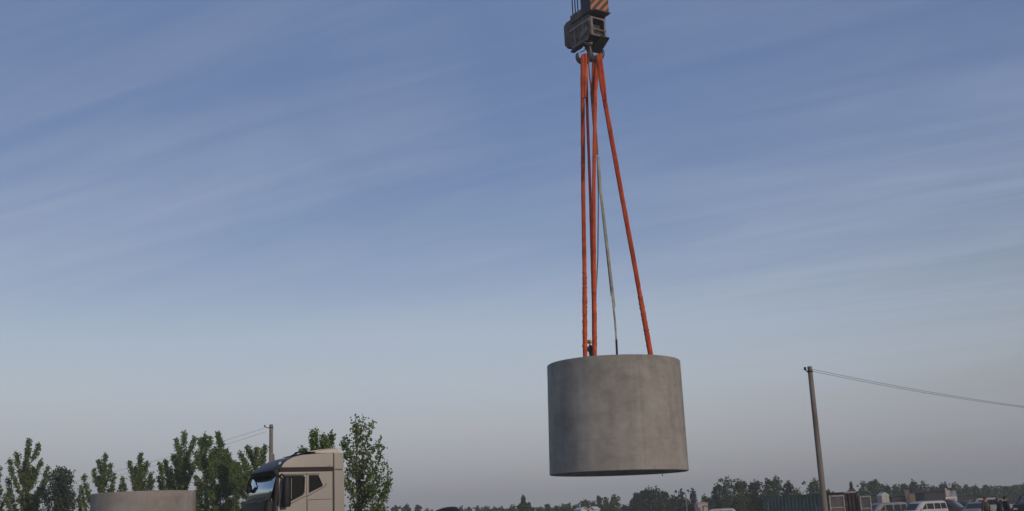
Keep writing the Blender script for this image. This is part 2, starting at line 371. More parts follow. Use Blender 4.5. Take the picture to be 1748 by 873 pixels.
# ------------------------------------------------------------------ ground
def make_ground():
    n = 60; vs = []; fs = []
    rnd = random.Random(3)
    S = [-1480, -1000, -600]+[-400+20*i for i in range(41)]+[600, 1000, 1480]
    Ys = [-680, -100]+[20*i for i in range(31)]+[800, 1200, 1880]
    for y in Ys:
        for x in S:
            far = 1 if (abs(x) > 395 or y > 590 or y < 0) else 0
            vs.append((x, y, 0 if far else -rnd.random()*.08))
    w = len(S)
    for j in range(len(Ys)-1):
        for i in range(w-1): fs.append((j*w+i, j*w+i+1, (j+1)*w+i+1, (j+1)*w+i))
    tag(raw('ground', vs, fs, MT['ground']), kind='structure')
make_ground()

# ------------------------------------------------------------------ concrete rings
def ring(name, label, loc, rt, rb, h, m, th=.38, group=None):
    t = thing(name, label, 'concrete ring', loc, 0, group)
    b = MB(); K = 14
    prof = []
    for i in range(K+1):
        f = i/K; prof.append((rb+(rt-rb)*f, h*f))
    prof[0] = (rb-.03, 0); prof.insert(1, (rb, .03)); prof[-1] = (rt, h-.03); prof.append((rt-.03, h))
    prof += [(rt-th+.03, h), (rt-th, h-.03), (rb-th, .03), (rb-th+.03, 0)]
    b.lathe(prof, 128, close=True)
    w = b.build('wall', m, t, sharp=40)
    return t
Y0 = 63.0
PTL, PTR, PBL, PBR = at(933, 625, Y0), at(1160, 618.5, Y0), at(938, 812, Y0), at(1175.5, 804.5, Y0)
rtop = (PTR-PTL).length/2*.996; rbot = (PBR-PBL).length/2*.996
ct = (PTL+PTR)/2; cbm = (PBL+PBR)/2
RZ0 = cbm.z; RH = ct.z-cbm.z
RC = Vector(((ct.x+cbm.x)/2, Y0, RZ0))
big = ring('concrete_ring', 'huge grey precast concrete ring hanging in the air from orange slings', RC, rtop, rbot, RH, MT['conc'])
big.rotation_euler = (0, .014, 0); big.location.x -= .04
RT = RZ0+RH
# small lump of dried grout dangling under the far lip
p = at(1132, 811, Y0+3.4)
g = MB(); g.tube([(0, 0, .30), (.005, 0, .12), (0, 0, .04)], .02, 6); g.lathe([(0, -.02), (.035, .0), (.035, .04), (0, .06)], 8)
o = g.build('wire_tail', MT['black_rope'], big); o.location = p-RC; 
# lifting lugs on the inner wall
def rim_xy(px, far=True):
    X = xat(px, Y0, RT); dx = X-RC.x; r = rtop-.38
    dx = max(-r*.98, min(r*.98, dx)); dy = math.sqrt(r*r-dx*dx)
    Y = Y0+(dy if far else -dy)
    for _ in range(6):
        X = xat(px, Y, RT); dx = X-RC.x; dy = math.sqrt(max(0, r*r-dx*dx)); Y = Y0+(dy if far else -dy)
    return Vector((X, Y, RT))
ANCH = {'a': rim_xy(998.5, True), 'b': rim_xy(1014, True), 'c': rim_xy(1015.5, False), 'h': rim_xy(1110.5, True), 'g': rim_xy(1053.5, False)}
for k, P in ANCH.items():
    d = Vector((RC.x-P.x, RC.y-P.y, 0)).normalized(); g = MB()
    a = math.atan2(d.y, d.x); q = Matrix.Rotation(a, 3, 'Z')
    g.box((P-RC)+d*.02+Vector((0, 0, -.9)), (.06, .5, .6), q)
    g.box((P-RC)+d*.16+Vector((0, 0, -.95)), (.3, .1, .3), q)
    g.build('lifting_lug', MT['iron'], big)
# second ring on the ground at the left
Y2 = 70.0
L2, R2 = at(157.5, 845, Y2), at(334.5, 838, Y2)
r2 = (R2-L2).length/2*.96; c2 = (L2+R2)/2
ring('concrete_ring', 'pale brown concrete ring standing on the ground before the poplars left of the truck', Vector((c2.x, Y2, 0)), r2, r2*1.02, c2.z, MT['conc2'])

# ------------------------------------------------------------------ hook block
HY = 63.0
ST = at(1006.5, 84, HY)                       # foot of the stem, where the hook begins
HB = Vector((ST.x, HY, ST.z))
blk = thing('hook_block', 'heavy crane hook block with a striped orange and black end and a double hook', 'hook block', HB, 0)
# local axes: lx runs along the long side towards the near corner, ly along the striped end
la = Vector((math.cos(R(-57)), math.sin(R(-57)), 0)); blkrot = Matrix.Rotation(R(-57), 4, 'Z')
blk.rotation_euler = (0, 0, R(-57))
# in local coordinates +x points to the camera and right, +y to the right and away
def poly(b, pts, y0, y1):       # polygon in local x z, extruded along y
    n = len(pts); vs = [(x, y0, z) for x, z in pts]+[(x, y1, z) for x, z in pts]
    fs = [tuple(range(n)), tuple(reversed(range(n, 2*n)))]+[(i, (i+1) % n, n+(i+1) % n, n+i) for i in range(n)]
    b.add(vs, fs)
def build_block():
    DZ[0] = .50
    # side plates
    for y in (-.60, .56):
        b = MB(); poly(b, [(-1.15, 1.05), (-.95, .72), (.55, .72), (.95, 1.05), (.95, 2.55), (-1.15, 2.55)], y, y+.05)
        b.build('side_plate', MT['block'], blk, bevel=.008)
    b = MB()
    for y in (-.625, .615):
        b.box((-.55, y, 1.55), (.10, .03, 1.2)); b.box((.30, y, 1.75), (.14, .04, 1.0))
        b.box((-.1, y, 1.95), (2.0, .06, .16)); b.box((.35, y*1.01, 1.35), (.8, .03, .34), Matrix.Rotation(R(-22), 3, 'Y'))
        b.box((-.1, y, .80), (1.5, .04, .10))
    b.build('stiffener', MT['block_light'], blk, bevel=.005)
    # crosshead with a window at the near end
    b = MB()
    f = lambda a, c, t: (1.0-t, a, c)
    b.panel([(-.56, .95), (.56, .95), (.56, 2.15), (-.56, 2.15)], [[(-.40, 1.02), (.44, 1.02), (.44, 1.30), (-.40, 1.30)], [(-.40, 1.40), (.44, 1.40), (.44, 2.05), (-.40, 2.05)]], f, .06)
    b.build('end_frame', MT['block_light'], blk, bevel=.006)
    b = MB(); b.box((0.1, 0, 1.15), (1.5, 1.08, .36)); b.box((.0, 0, 1.6), (1.3, .9, .5)); b.build('crosshead', MT['block_dark'], blk, bevel=.02)
    b = MB(); b.box((1.02, 0, 1.35), (.06, 1.1, .05)); b.build('cross_bar', MT['block_light'], blk, bevel=.005)
    # inclined skid plates below
    b = MB()
    poly(b, [(.0, .32), (1.02, .92), (1.05, .99), (-.05, .40)], .05, .78); b.build('skid_plate', MT['block_dark'], blk, bevel=.01)
    b = MB()
    poly(b, [(-.95, .50), (.35, .62), (.37, .72), (-.97, .60)], -.74, -.45); b.build('skid_plate', MT['block_dark'], blk, bevel=.01)
    # trunnion and stem
    b = MB(); b.lathe([(0, .66), (.30, .66), (.36, .74), (.36, .92), (.26, 1.0), (0, 1.0)], 28); b.build('hook_nut', MT['block_light'], blk)
    b = MB(); b.lathe([(0, .15), (.15, .15), (.165, .6), (.16, 1.2), (0, 1.2)], 24); b.build('stem', MT['hook'], blk)
    DZ[0] = 0
    # ramshorn hook: two horns in the plane across
    b = MB()
    H = Matrix.Rotation(R(40), 3, 'Z')
    for s in (-1, 1):
        pts = []; rr = []
        for k in range(17):
            t = k/16; a = R(-95+205*t)
            x = s*(.40-math.cos(a+R(0))*(-.0)+.0); 
            px = s*(.40+.40*math.cos(R(180+12+t*200))*1.0); pz = -.34+.44*math.sin(R(180+12+t*200))
            pts.append(H @ Vector((px, 0, pz))); rr.append(.21*(1-t)**.5*.95+.03)
        b.tube(pts, rr, 14)
    b.tube([H @ Vector((0, 0, .0)), H @ Vector((0, 0, -.72))], [.17, .20], 16)
    b.tube([H @ Vector((-.16, 0, -.5)), H @ Vector((.16, 0, -.5))], .2, 14)
    b.build('double_hook', MT['hook'], blk)
    b = MB(); b.tube([H @ Vector((-.14, 0, .12)), H @ Vector((-.26, 0, .10)), H @ Vector((-.34, 0, -.04)), H @ Vector((-.62, 0, -.12))], .03, 8); b.build('safety_latch', MT['block_dark'], blk)
    b = MB(); b.tube([H @ Vector((.14, 0, .12)), H @ Vector((.40, 0, .10)), H @ Vector((.64, 0, -.08))], .03, 8); b.build('safety_latch', MT['block_dark'], blk)
    DZ[0] = .50
    # sheaves
    for i, y in enumerate((-.42, -.2, .2, .42)):
        for x in (-.72, ):
            b = MB(); pr = [(.12, -.05), (.5, -.05), (.56, -.07), (.60, -.07), (.54, 0), (.60, .07), (.56, .07), (.5, .05), (.12, .05)]
            b.lathe(pr, 30, close=True)
            o = b.build('sheave', MT['block_dark'], blk); o.location = (x, y, 1.85); o.rotation_euler = (R(90), 0, 0)
    # housings at both ends: near one carries the hazard paint on its face
    b = MB(); b.box((.78, 0, 3.15), (.9, 1.42, 1.55)); b.build('end_weight', MT['block_dark'], blk, bevel=.02)
    b = MB(); b.box((1.24, 0, 3.16), (.03, 1.38, 1.5)); b.build('striped_plate', MT['hazard'], blk, bevel=.006)
    b = MB(); b.box((1.0, 0, 2.352), (1.1, 1.2, .05)); b.build('bottom_flange', MT['block'], blk, bevel=.006)
    b = MB(); b.levels([(1.15, -1.75, -1.2, .42, .1), (1.35, -1.85, -1.15, .55, .12), (2.6, -1.85, -1.15, .55, .12), (2.85, -1.75, -1.2, .42, .1)]); b.build('end_weight', MT['block'], blk)
    b = MB(); b.box((-.1, -.66, 2.62), (1.5, .08, .5)); b.box((-.1, .66, 2.62), (1.5, .08, .5)); b.build('rope_guard', MT['block'], blk, bevel=.01)
    b = MB()
    for x in (-.8, -.1, .5):
        for z in (1.3, 1.95): b.lathe([(0, 0), (.05, 0), (.05, .04), (0, .04)], 6, c=(0, 0, 0))
    b = MB()
    for x, z in ((-.85, 1.3), (-.8, 2.3), (-.35, 1.1), (.0, 1.6), (.05, 2.3), (.55, 1.15), (.7, 1.7), (.75, 2.4)):
        if True:
            b.box((x, -.635, z), (.06, .05, .06))
    tag(b.build('bolts', MT['block_dark'], blk), kind='stuff'); DZ[0] = 0
build_block()
# wire ropes rising out of the picture
lab = ['leftmost wire rope rising from the crane hook block', 'second wire rope from the left above the hook block', 'middle wire rope above the hook block',
       'thin wire rope right of the middle one above the hook block', 'wire rope closest to the striped plate of the hook block']
for i, (px, dy) in enumerate(((978, .9), (982.5, .7), (987, .5), (993, .3), (997.5, .1))):
    P = at(px, 26, HY+dy); b = MB()
    b.tube([(0, 0, 0), (.02, 0, 6), (.04, 0, 12)], .035, 8)
    o = b.build('wire_rope', MT['wire']); o.location = P; tag(o, lab[i], 'rope', 'wire ropes of the hook block')

# ------------------------------------------------------------------ slings
def poly3(pts, y0, y1):
    a = pts[0][1]; z = pts[-1][1]
    return [at(x, y, y0+(y1-y0)*((y-a)/(z-a))) for x, y in pts]
def resample(P, n):
    d = [0]
    for i in range(len(P)-1): d.append(d[-1]+(P[i+1]-P[i]).length)
    out = []
    for k in range(n+1):
        s = d[-1]*k/n; i = 0
        while i < len(P)-2 and d[i+1] < s: i += 1
        t = (s-d[i])/max(1e-6, d[i+1]-d[i]); out.append(P[i].lerp(P[i+1], t))
    return out
def sling(name, label, pts, y0, y1, w, m, sleeve=None, eye=None, wob=.04, tail=None, seed=0, ms=None, group='orange lifting slings'):
    """w: half thickness in metres; sleeve: share of the length where the rough sleeve starts"""
    P = resample(poly3(pts, y0, y1), 60); rnd = random.Random(seed); org = P[-1].copy()
    t = thing(name, label, 'sling', org, 0, group)
    Q = [q-org for q in P]
    k0 = 0; k1 = int(60*sleeve) if sleeve else 60
    rr = [w*(1+rnd.uniform(-wob, wob)) for _ in Q]
    b = MB(); b.tube(Q[k0:k1+1], rr[k0:k1+1], 12, flat=.8); b.build('sling_body', m, t)
    # a doubled strand beside it, giving the folded look of the cloth
    off = Vector((w*.42, -w*.30, 0))
    b = MB(); b.tube([q+off for q in Q[2:k1]], [r*.62 for r in rr[2:k1]], 8); b.build('inner_strand', m, t)
    if sleeve:
        S = resample(Q[k1:], 90)
        if tail: S = S+[q-org for q in tail]
        rs = [w*((1.0+.16*min(1, i/30))+.07*math.sin(i*.83+2*math.sin(i*.31))+rnd.uniform(-.07, .07)) for i in range(len(S))]
        S = [q_+Vector((rnd.uniform(-.012, .012), 0, 0)) for q_ in S]
        b = MB(); b.tube(S, rs, 12, flat=.9); b.build('sleeve', ms or MT['orange2'], t)
    if eye:
        E, ew = eye
        E = [q-org for q in resample(poly3(E, y0-.02, y0+.0), 12)]
        b = MB(); b.tube(E, [ew*(.55 if i == 0 else 1)*(1-.42*max(0, (i-8)/4)**1.3)*(1+.03*math.sin(i*2.2)) for i in range(13)], 12, flat=.6); b.build('sling_eye', m, t)
        b = MB()
        b.tube([q+Vector((ew*.5, -ew*.45, 0)) for q in E], [ew*.4*(1-.4*max(0, (i-8)/4)) for i in range(13)], 8, flat=.8); b.build('eye_fold', m, t)
    return t
lug = lambda k, dz=-.95: ANCH[k]+Vector((RC.x-ANCH[k].x, RC.y-ANCH[k].y, 0)).normalized()*.17+Vector((0, 0, dz))
sling('lifting_sling', 'thick orange sling hanging at the far left of the hook', [(995, 96), (994.5, 160), (995.5, 330), (998, 480), (998.5, 600)], HY-.25, ANCH['a'].y-.2, .125, MT['orange'],
      sleeve=.74, eye=([(996.5, 93), (997, 120), (996, 168)], .21), tail=[lug('a')], seed=1)
sling('lifting_sling', 'dark maroon sling just right of the leftmost orange one', [(1000, 100), (1001.5, 165), (1007.5, 330), (1012.5, 520), (1013.2, 600)], HY+.3, ANCH['b'].y-.2, .085, MT['maroon'],
      tail=None, seed=2)
sling('lifting_sling', 'orange sling in the middle running close beside the maroon one', [(1019, 96), (1016.5, 160), (1014.5, 250), (1013.5, 330), (1014.5, 480), (1015.3, 600)], HY-.05, ANCH['c'].y+.2, .105, MT['orange'],
      sleeve=.82, eye=([(1018.5, 94), (1017, 125), (1016, 165)], .15), tail=[lug('c')], seed=3)
sling('lifting_sling', 'orange sling slanting down to the right side of the ring', [(1022.5, 96), (1031, 166), (1060.5, 330), (1080.8, 440), (1110, 602)], HY-.25, ANCH['h'].y-.2, .135, MT['orange'],
      sleeve=.80, eye=([(1022, 93), (1026, 125), (1032, 172)], .19), tail=[lug('h')], seed=4)
# short brown sling with a V shaped eye, carrying the grey webbing
s5 = thing('short_sling', 'short brown sling from the middle of the hook holding the grey webbing', 'sling', at(1018.5, 268, HY-.1), 0)
org = s5.location
b = MB(); b.tube([q-org for q in resample(poly3([(1010.5, 156), (1014, 200), (1018.5, 264)], HY-.1, HY-.1), 20)], .115, 10, flat=.7); b.build('sling_body', MT['brown'], s5)
b = MB()
b.tube([q-org for q in resample(poly3([(1004, 98), (1006, 125), (1010, 160)], HY-.1, HY-.1), 10)], .045, 8)
b.tube([q-org for q in resample(poly3([(1012.5, 98), (1012, 125), (1011, 160)], HY-.1, HY-.1), 10)], .075, 8); b.build('sling_eye', MT['brown'], s5)
b = MB(); b.tube([(-.09, -.02, .02), (-.13, -.02, -.09), (0, -.02, -.15), (.13, -.02, -.09), (.09, -.02, .02), (-.09, -.02, .02)], .028, 8); b.build('shackle', MT['rim'], s5)
def web(name, label, segs, cat='sling'):
    t = None
    for pts, ya, yb, w, m, nm in segs:
        P = resample(poly3(pts, ya, yb), 40)
        if t is None: t = thing(name, label, cat, P[0].copy(), 0); org = P[0].copy()
        b = MB(); b.tube([q-org for q in P], w, 8, flat=.5); b.build(nm, m, t)
    return t
web('webbing_strap', 'thin grey webbing strap hanging close to the middle orange sling', [([(1019.5, 270), (1021.5, 330), (1020.5, 440), (1017.5, 500), (1016, 530)], HY-.1, HY-.6, .035, MT['grey_sling'], 'strap'),
     ([(1016, 528), (1013, 560), (1012, 575)], HY-.6, HY-.7, .03, MT['black_rope'], 'strap_end')])
wf = web('webbing_strap', 'wide grey webbing strap slanting from the shackle towards the ring, black at its foot', [([(1021, 268), (1025.5, 330), (1040, 450), (1046, 505), (1048.3, 524)], HY-.1, HY-1.6, .085, MT['grey_sling'], 'strap'),
     ([(1020.2, 270), (1024.2, 330), (1037.5, 450), (1043.5, 505)], HY-.05, HY-1.5, .035, MT['black_rope'], 'strap_edge'),
     ([(1044.5, 500), (1049.5, 545), (1052.2, 582)], HY-1.5, HY-2.6, .055, MT['grey_sling'], 'lower_strap'),
     ([(1052.1, 580), (1053.5, 612), (1054, 630)], HY-2.6, ANCH['g'].y+.3, .06, MT['black_rope'], 'rope_tail')])
q = at(1048.3, 524, HY-1.62)-Vector(wf.location); b = MB(); b.box(q, (.11, .08, .16)); b.build('buckle', MT['rim'], wf, bevel=.02)

# ------------------------------------------------------------------ people
def skin_mesh(name, chains, m, parent, sub=2):
    """chains: list of (points, radii); the first starts at the pelvis; later ones may start with an index to branch from"""
    vs = []; es = []; rs = []
    for start, pts, rr in chains:
        prev = start
        for p_, r_ in zip(pts, rr):
            vs.append(p_); rs.append(r_)
            if prev is not None: es.append((prev, len(vs)-1))
            prev = len(vs)-1
    me = bpy.data.meshes.new(name); me.from_pydata(vs, es, []); me.update(); me.materials.append(m)
    o = bpy.data.objects.new(name, me); COL.objects.link(o); o.parent = parent
    sm = o.modifiers.new('skin', 'SKIN'); sm.use_smooth_shade = True
    bm = bmesh.new(); bm.from_mesh(me); lay = bm.verts.layers.skin.verify()
    bm.verts.ensure_lookup_table()
    roots = set(i for i, _ in enumerate(vs)) if False else set()
    seen = set(); adj = {i: [] for i in range(len(vs))}
    for a, c in es: adj[a].append(c); adj[c].append(a)
    for i in range(len(vs)):
        if i in seen: continue
        roots.add(i); st = [i]
        while st:
            k = st.pop()
            if k in seen: continue
            seen.add(k); st += adj[k]
    for i, v in enumerate(bm.verts):
        r_ = rs[i]; v[lay].radius = (r_, r_) if not isinstance(r_, tuple) else r_
        v[lay].use_root = i in roots
    bm.to_mesh(me); bm.free()
    ss = o.modifiers.new('subsurf', 'SUBSURF'); ss.levels = sub; ss.render_levels = sub
    return o
def person(loc, rz, label, top, bottom, arms, head, lean=0.0, crouch=0.0, scale=1.0, stride=.1):
    """local: x forward, y left. arms: two lists (shoulder offset is built in) of elbow and hand points"""
    t = thing('person', label, 'person', loc, rz); t.scale = (scale,)*3
    hz = .92-crouch*.35; pel = Vector((0, 0, hz)); ln = Vector((math.sin(lean), 0, math.cos(lean)))
    chest = pel+ln*.38; neck = pel+ln*.56; hd = neck+Vector((math.sin(lean)*.10+.02, 0, .12)); crown = hd+Vector((.0, 0, .13))
    body = []; cloth = []; legs = []
    # continuous body
    ch = [(None, [pel, pel+ln*.2, chest, neck, neck+Vector((.01, 0, .07)), hd, hd+Vector((.0, 0, .07))], [.095, .09, .10, .05, .05, .085, .08])]
    n = 7; sh = []
    for s, (el, hnd) in zip((1, -1), arms):
        S = chest+Vector((0, s*.19, .10)); E = S+Vector(el); Hn = S+Vector(hnd); d = (Hn-E).normalized()
        ch.append((2, [S, E, Hn, Hn+d*.07], [.045, .036, .026, .032])); b0 = n+3; n += 4
        side = Vector((0, 0, 1)) if abs(d.z) < .7 else Vector((1, 0, 0))
        sp = d.cross(side).normalized(); pn = sp.cross(d).normalized()
        for k, (o_, l_) in enumerate(((-.03, .065), (-.01, .08), (.01, .075), (.03, .06))):
            q0 = Hn+d*.09+sp*o_; q1 = q0+d*l_*.5-pn*.01; q2 = q1+d*l_*.4-pn*.025
            ch.append((b0, [q0, q1, q2], [.010, .009, .008])); n += 3
        ch.append((b0, [Hn+d*.04+sp*.05, Hn+d*.075+sp*.065-pn*.02], [.011, .009])); n += 2
        sh.append((S, E, Hn))
    feet = []
    for s in (1, -1):
        hp = pel+Vector((0, s*.09, -.06)); kn = Vector((.06+crouch*.25+s*stride*.5, s*.11, hz*.52)); an = Vector((s*stride, s*.12, .09)); toe = an+Vector((.17, s*.02, -.05))
        ch.append((0, [hp, kn, an, toe], [.06, .045, .036, .033])); n += 4; feet.append((hp, kn, an, toe))
    bd = skin_mesh('body', ch, MT['skin'], t)
    jc = [(None, [pel+Vector((0, 0, -.02)), pel+ln*.2, chest, neck-ln*.02], [.165, .15, .175, .09])]
    for S, E, Hn in sh: jc.append((2, [S, E, Hn-(Hn-E).normalized()*.01], [.095, .072, .052]))
    skin_mesh('jacket', jc, top, t)
    tj = [(None, [pel], [.15])]
    for hp, kn, an, toe in feet: tj.append((0, [hp, kn, an], [.10, .078, .06]))
    skin_mesh('trousers', tj, bottom, t)
    for hp, kn, an, toe in feet: skin_mesh('shoe', [(None, [an+Vector((-.03, 0, -.02)), an+Vector((.03, 0, -.045)), toe], [.055, .05, .042])], MT['boots'], t, 1)
    # face: nose, ears, eyes as small shapes joined to the head; hair or hat
    f = MB(); f.lathe([(0, -.02), (.016, -.015), (.012, .02), (0, .03)], 8, c=hd+Vector((.092, 0, .015))); f.build('nose', MT['skin'], t)
    for s in (1, -1):
        f = MB(); f.lathe([(0, -.03), (.016, -.02), (.018, .015), (0, .03)], 8, c=hd+Vector((-.0, s*.09, .02))); f.build('ear', MT['skin'], t)
        f = MB(); f.lathe([(0, -.008), (.01, 0), (0, .008)], 8, c=hd+Vector((.084, s*.032, .04))); f.build('eye', MT['hair'], t)
    if head == 'helmet':
        b = MB(); b.lathe([(.165, -.02), (.15, .0), (.142, .06), (.12, .12), (.07, .155), (0, .165)], 24, c=hd+Vector((.0, 0, .022))); b.box(hd+Vector((.15, 0, .018)), (.08, .16, .014)); b.build('helmet', MT['helmet'], t)
    else:
        b = MB(); r = .105
        b.lathe([(r*.92, -.05), (r, 0), (r*.95, .05), (r*.6, .09), (0, .105)], 20, c=hd+Vector((-.015, 0, .05)))
        if head == 'cap': b.box(hd+Vector((.12, 0, .075)), (.10, .13, .012)); b.build('cap', MT['redcap'], t)
        else: b.build('hair', MT['hair'], t)
    return t
wy = ANCH['a'].y-.05
W0 = at(1010.5, 640, Y0+rtop-.3)
wx = xat(1011, Y0+rtop-.25, RT)
dyw = math.sqrt(max(0, (rtop-.19)**2-(wx-RC.x)**2))
person((wx+.03, Y0+dyw, RT), R(184), 'worker in a yellow helmet and dark jacket standing on the ring between the slings', MT['jacket'], MT['trousers'],
       [((.12, .03, -.20), (.20, .0, -.02)), ((.12, 0, -.22), (.20, .04, .02))], 'helmet', lean=.10, crouch=.0, scale=1.12, stride=.08)

# ------------------------------------------------------------------ utility poles and wires
def pole(px, top, Y, label, side, r0=.10, r1=.155, arm=.33):
    P = at(px, top, Y); t = thing('utility_pole', label, 'pole', (P.x, Y, 0), 0, 'concrete utility poles')
    b = MB(); n = 14; b.tube([(0, 0, P.z*k/n) for k in range(n+1)], [r1+(r0-r1)*k/n for k in range(n+1)], 20); b.build('shaft', MT['pole'], t)
    b = MB(); b.tube([(0, 0, P.z-.24), (0, 0, P.z-.17)], r0+.02, 16); b.build('clamp_band', MT['iron'], t)
    s = side; b = MB(); b.tube([(s*.05, -.05, P.z-.2), (s*arm*.66, -.06, P.z-.21), (s*arm, -.06, P.z-.14)], .025, 8); b.build('bracket', MT['iron'], t)
    b = MB(); b.lathe([(0, 0), (.045, 0), (.06, .04), (.035, .07), (.055, .1), (0, .13)], 12, c=(s*(arm+.01), -.06, P.z-.14)); b.build('insulator', MT['blackplastic'], t)
    return t, P
pr, PR = pole(1382, 626, 45, 'tall bare concrete pole rising in front of the teal container', -1, .095, .128, .20)
plf, PL = pole(463, 725, 74, 'concrete pole rising behind the truck cab', -1, .12, .175, .40)
b = MB(); b.lathe([(0, 0), (.13, .02), (.15, .3), (.12, .55), (0, .6)], 10); o = b.build('meter_box', MT['pole'], plf); o.location = (.13, -.02, PL.z-2.5); o.scale = (.8, .8, 1.0)
def wire(pts, ya, yb, label, r=.011):
    P = resample(poly3(pts, ya, yb), 40)
    # gentle sag between the two ends
    org = P[0].copy(); b = MB(); b.tube([q-org for q in P], r, 5); o = b.build('power_cable', MT['cable']); o.location = org; tag(o, label, 'cable')
def cat(p0, p1, sag, label, r=.008):
    n = 40; org = p0.copy(); pts = []
    for k in range(n+1):
        t = k/n; q = p0.lerp(p1, t)-org; q.z -= sag*4*t*(1-t); pts.append(q)
    b = MB(); b.tube(pts, r, 5); o = b.build('power_cable', MT['cable']); o.location = org; tag(o, label, 'cable')
cat(at(1386, 630.5, 45), at(1765, 696.5, 49), .10, 'upper power cable running right from the tall bare pole')
cat(at(1387, 634, 45), at(1765, 698, 49), .11, 'lower power cable running right from the tall bare pole')
cat(at(452, 731, 74), at(-20, 853, 90), .35, 'upper power cable running left from the pole behind the truck')
cat(at(455, 737, 74), at(-20, 862, 90), .35, 'lower power cable running left from the pole behind the truck')

# ------------------------------------------------------------------ trees
def leaf(vs, fs, p, s, rnd, up=.0):
    n = Vector((rnd.gauss(0, 1), rnd.gauss(0, 1), rnd.gauss(0, 1)+up)).normalized()
    a = n.orthogonal().normalized(); a.rotate(Quaternion(n, rnd.uniform(0, 6.28))); c = n.cross(a)
    o = len(vs); k = n*s*.12
    vs += [p-a*s*.55, p+c*s*.45-k-a*s*.1, p+a*s*.6, p-c*s*.45-k-a*s*.1]
    fs.append((o, o+1, o+2, o+3))
def poplar(px, Y, tips, label, leafs=.125, rad=.16, dens=1.0, m='poplar', extra=3, seed=0, clump=.075, name='poplar_tree', group=None, spread=1.0, low=.9, tri=(4, 8), fx=1.0, rise=2.0, fill=.66):
    rnd = random.Random(seed)
    base = Vector((xat(px, Y, 1.0), Y, 0)); T = [at(x, y, Y+rnd.uniform(-.9, .9)*spread) for x, y in tips]
    topz = max(q.z for q in T); lead = max(T, key=lambda q: q.z)
    t = thing(name, label, 'tree', base, 0, group)
    tr = MB(); axis = []
    for k in range(9):
        f = k/8; q = base.lerp(Vector((lead.x, lead.y, lead.z)), f); q.x = base.x+(lead.x-base.x)*f**2; q.y = base.y+(lead.y-base.y)*f**2
        q += Vector((rnd.uniform(-.04, .04), rnd.uniform(-.04, .04), 0))*(1 if 0 < k < 8 else 0); axis.append(q)
    R0 = .0095*topz
    tr.tube([q-base for q in axis], [R0*(1-k/8.6)+.006 for k in range(9)], 8); tr.build('trunk', MT['bark'], t)
    def ax(z):
        f = max(0, min(.999, z/lead.z)); i = int(f*8); return axis[i].lerp(axis[i+1], f*8-i)
    br = MB(); vs = []; fs = []
    curves = []
    for q in T:
        reach = math.hypot(q.x-base.x, q.y-base.y); z0 = max(low, q.z-max(1.0, reach*rise)-rnd.uniform(.1, .5)); s0 = ax(z0)
        mid = s0.lerp(q, .5)+Vector(((q.x-s0.x)*.26, (q.y-s0.y)*.26, -.10*(q-s0).length)); curves.append((s0, mid, q))
    zc = low
    while zc < topz*fill:       # filler branches on all sides, shorter than the traced ones
        for _ in range(extra):
            a = rnd.uniform(0, 6.28); ln = rnd.uniform(.4, 1.0)*spread*(1.2-zc/topz*.75); s0 = ax(zc+rnd.uniform(0, .6))
            q = s0+Vector((math.cos(a)*ln*.6*fx, math.sin(a)*ln, ln*rnd.uniform(.9, 1.6))); curves.append((s0, s0.lerp(q, .5)+Vector((math.cos(a)*.1, math.sin(a)*.1, -.05)), q))
        zc += .75
    for s0, mid, q in curves:
        P = []
        for k in range(9):
            u = k/8; P.append(s0*(1-u)**2+mid*2*u*(1-u)+q*u*u)
        Ln = (q-s0).length
        br.tube([p_-base for p_ in P], [.022*(1-k/9)+.005 for k in range(9)], 5, caps=False)
        nt_ = max(6, int(Ln*24*dens))
        for j in range(nt_):
            u = rnd.uniform(.18, 1.0)**.72; i = min(7, int(u*8)); p_ = P[i].lerp(P[i+1], u*8-i)
            rr = rad*(1.05-.40*u)*math.sqrt(rnd.random()); a = rnd.uniform(0, 6.28)
            cpt = p_+Vector((math.cos(a)*rr, math.sin(a)*rr, rnd.uniform(-.02, .12)))-base
            for _ in range(rnd.randint(*tri)):
                leaf(vs, fs, cpt+Vector((rnd.gauss(0, clump), rnd.gauss(0, clump), rnd.gauss(0, clump))), leafs*rnd.uniform(.7, 1.25), rnd)
    for _ in range(int(26*dens)):       # leaves on the leading shoot
        f = rnd.uniform(.72, 1.0); q = ax(lead.z*f)+Vector((rnd.gauss(0, rad*.4), rnd.gauss(0, rad*.4), 0))-base
        for _ in range(rnd.randint(*tri)): leaf(vs, fs, q+Vector((rnd.gauss(0, clump), rnd.gauss(0, clump), rnd.gauss(0, clump))), leafs*rnd.uniform(.7, 1.25), rnd)
    br.build('branches', MT['bark'], t); raw('crown', vs, fs, MT[m], t)
    return t
poplar(-18, 80, [(0, 800), (3, 832), (12, 843), (-10, 790), (-30, 800)], 'poplar at the very left edge of the view, mostly cut off', seed=21)
poplar(45, 80, [(49, 752), (66, 760), (29, 775), (16, 786), (70, 788), (81, 799), (14, 820), (77, 824), (12, 853), (65, 842), (42, 790), (56, 800), (46, 772)],
       'tall green poplar with splayed tips furthest left that shows whole', dens=1.3, seed=1, rad=.17, fill=.66, extra=6, fx=1.5)
poplar(105, 76, [(105, 802), (94, 806), (114, 806), (86, 812), (121, 813), (123, 840), (78, 838), (124, 856), (100, 815), (110, 820)],
       'short dark spiky tree with sparse top beside the leftmost tall poplar', m='willow', leafs=.15, dens=.9, seed=2, clump=.13, rad=.3, name='broadleaf_tree', extra=9)
poplar(168, 84, [(180, 777), (168, 785), (189, 794), (160, 803), (144, 815), (195, 811), (138, 833), (134, 849), (187, 836), (176, 800), (171, 812)],
       'poplar with upright fingers standing behind the left end of the pale ring', dens=1.3, seed=3, rad=.17, fill=.66, extra=6)
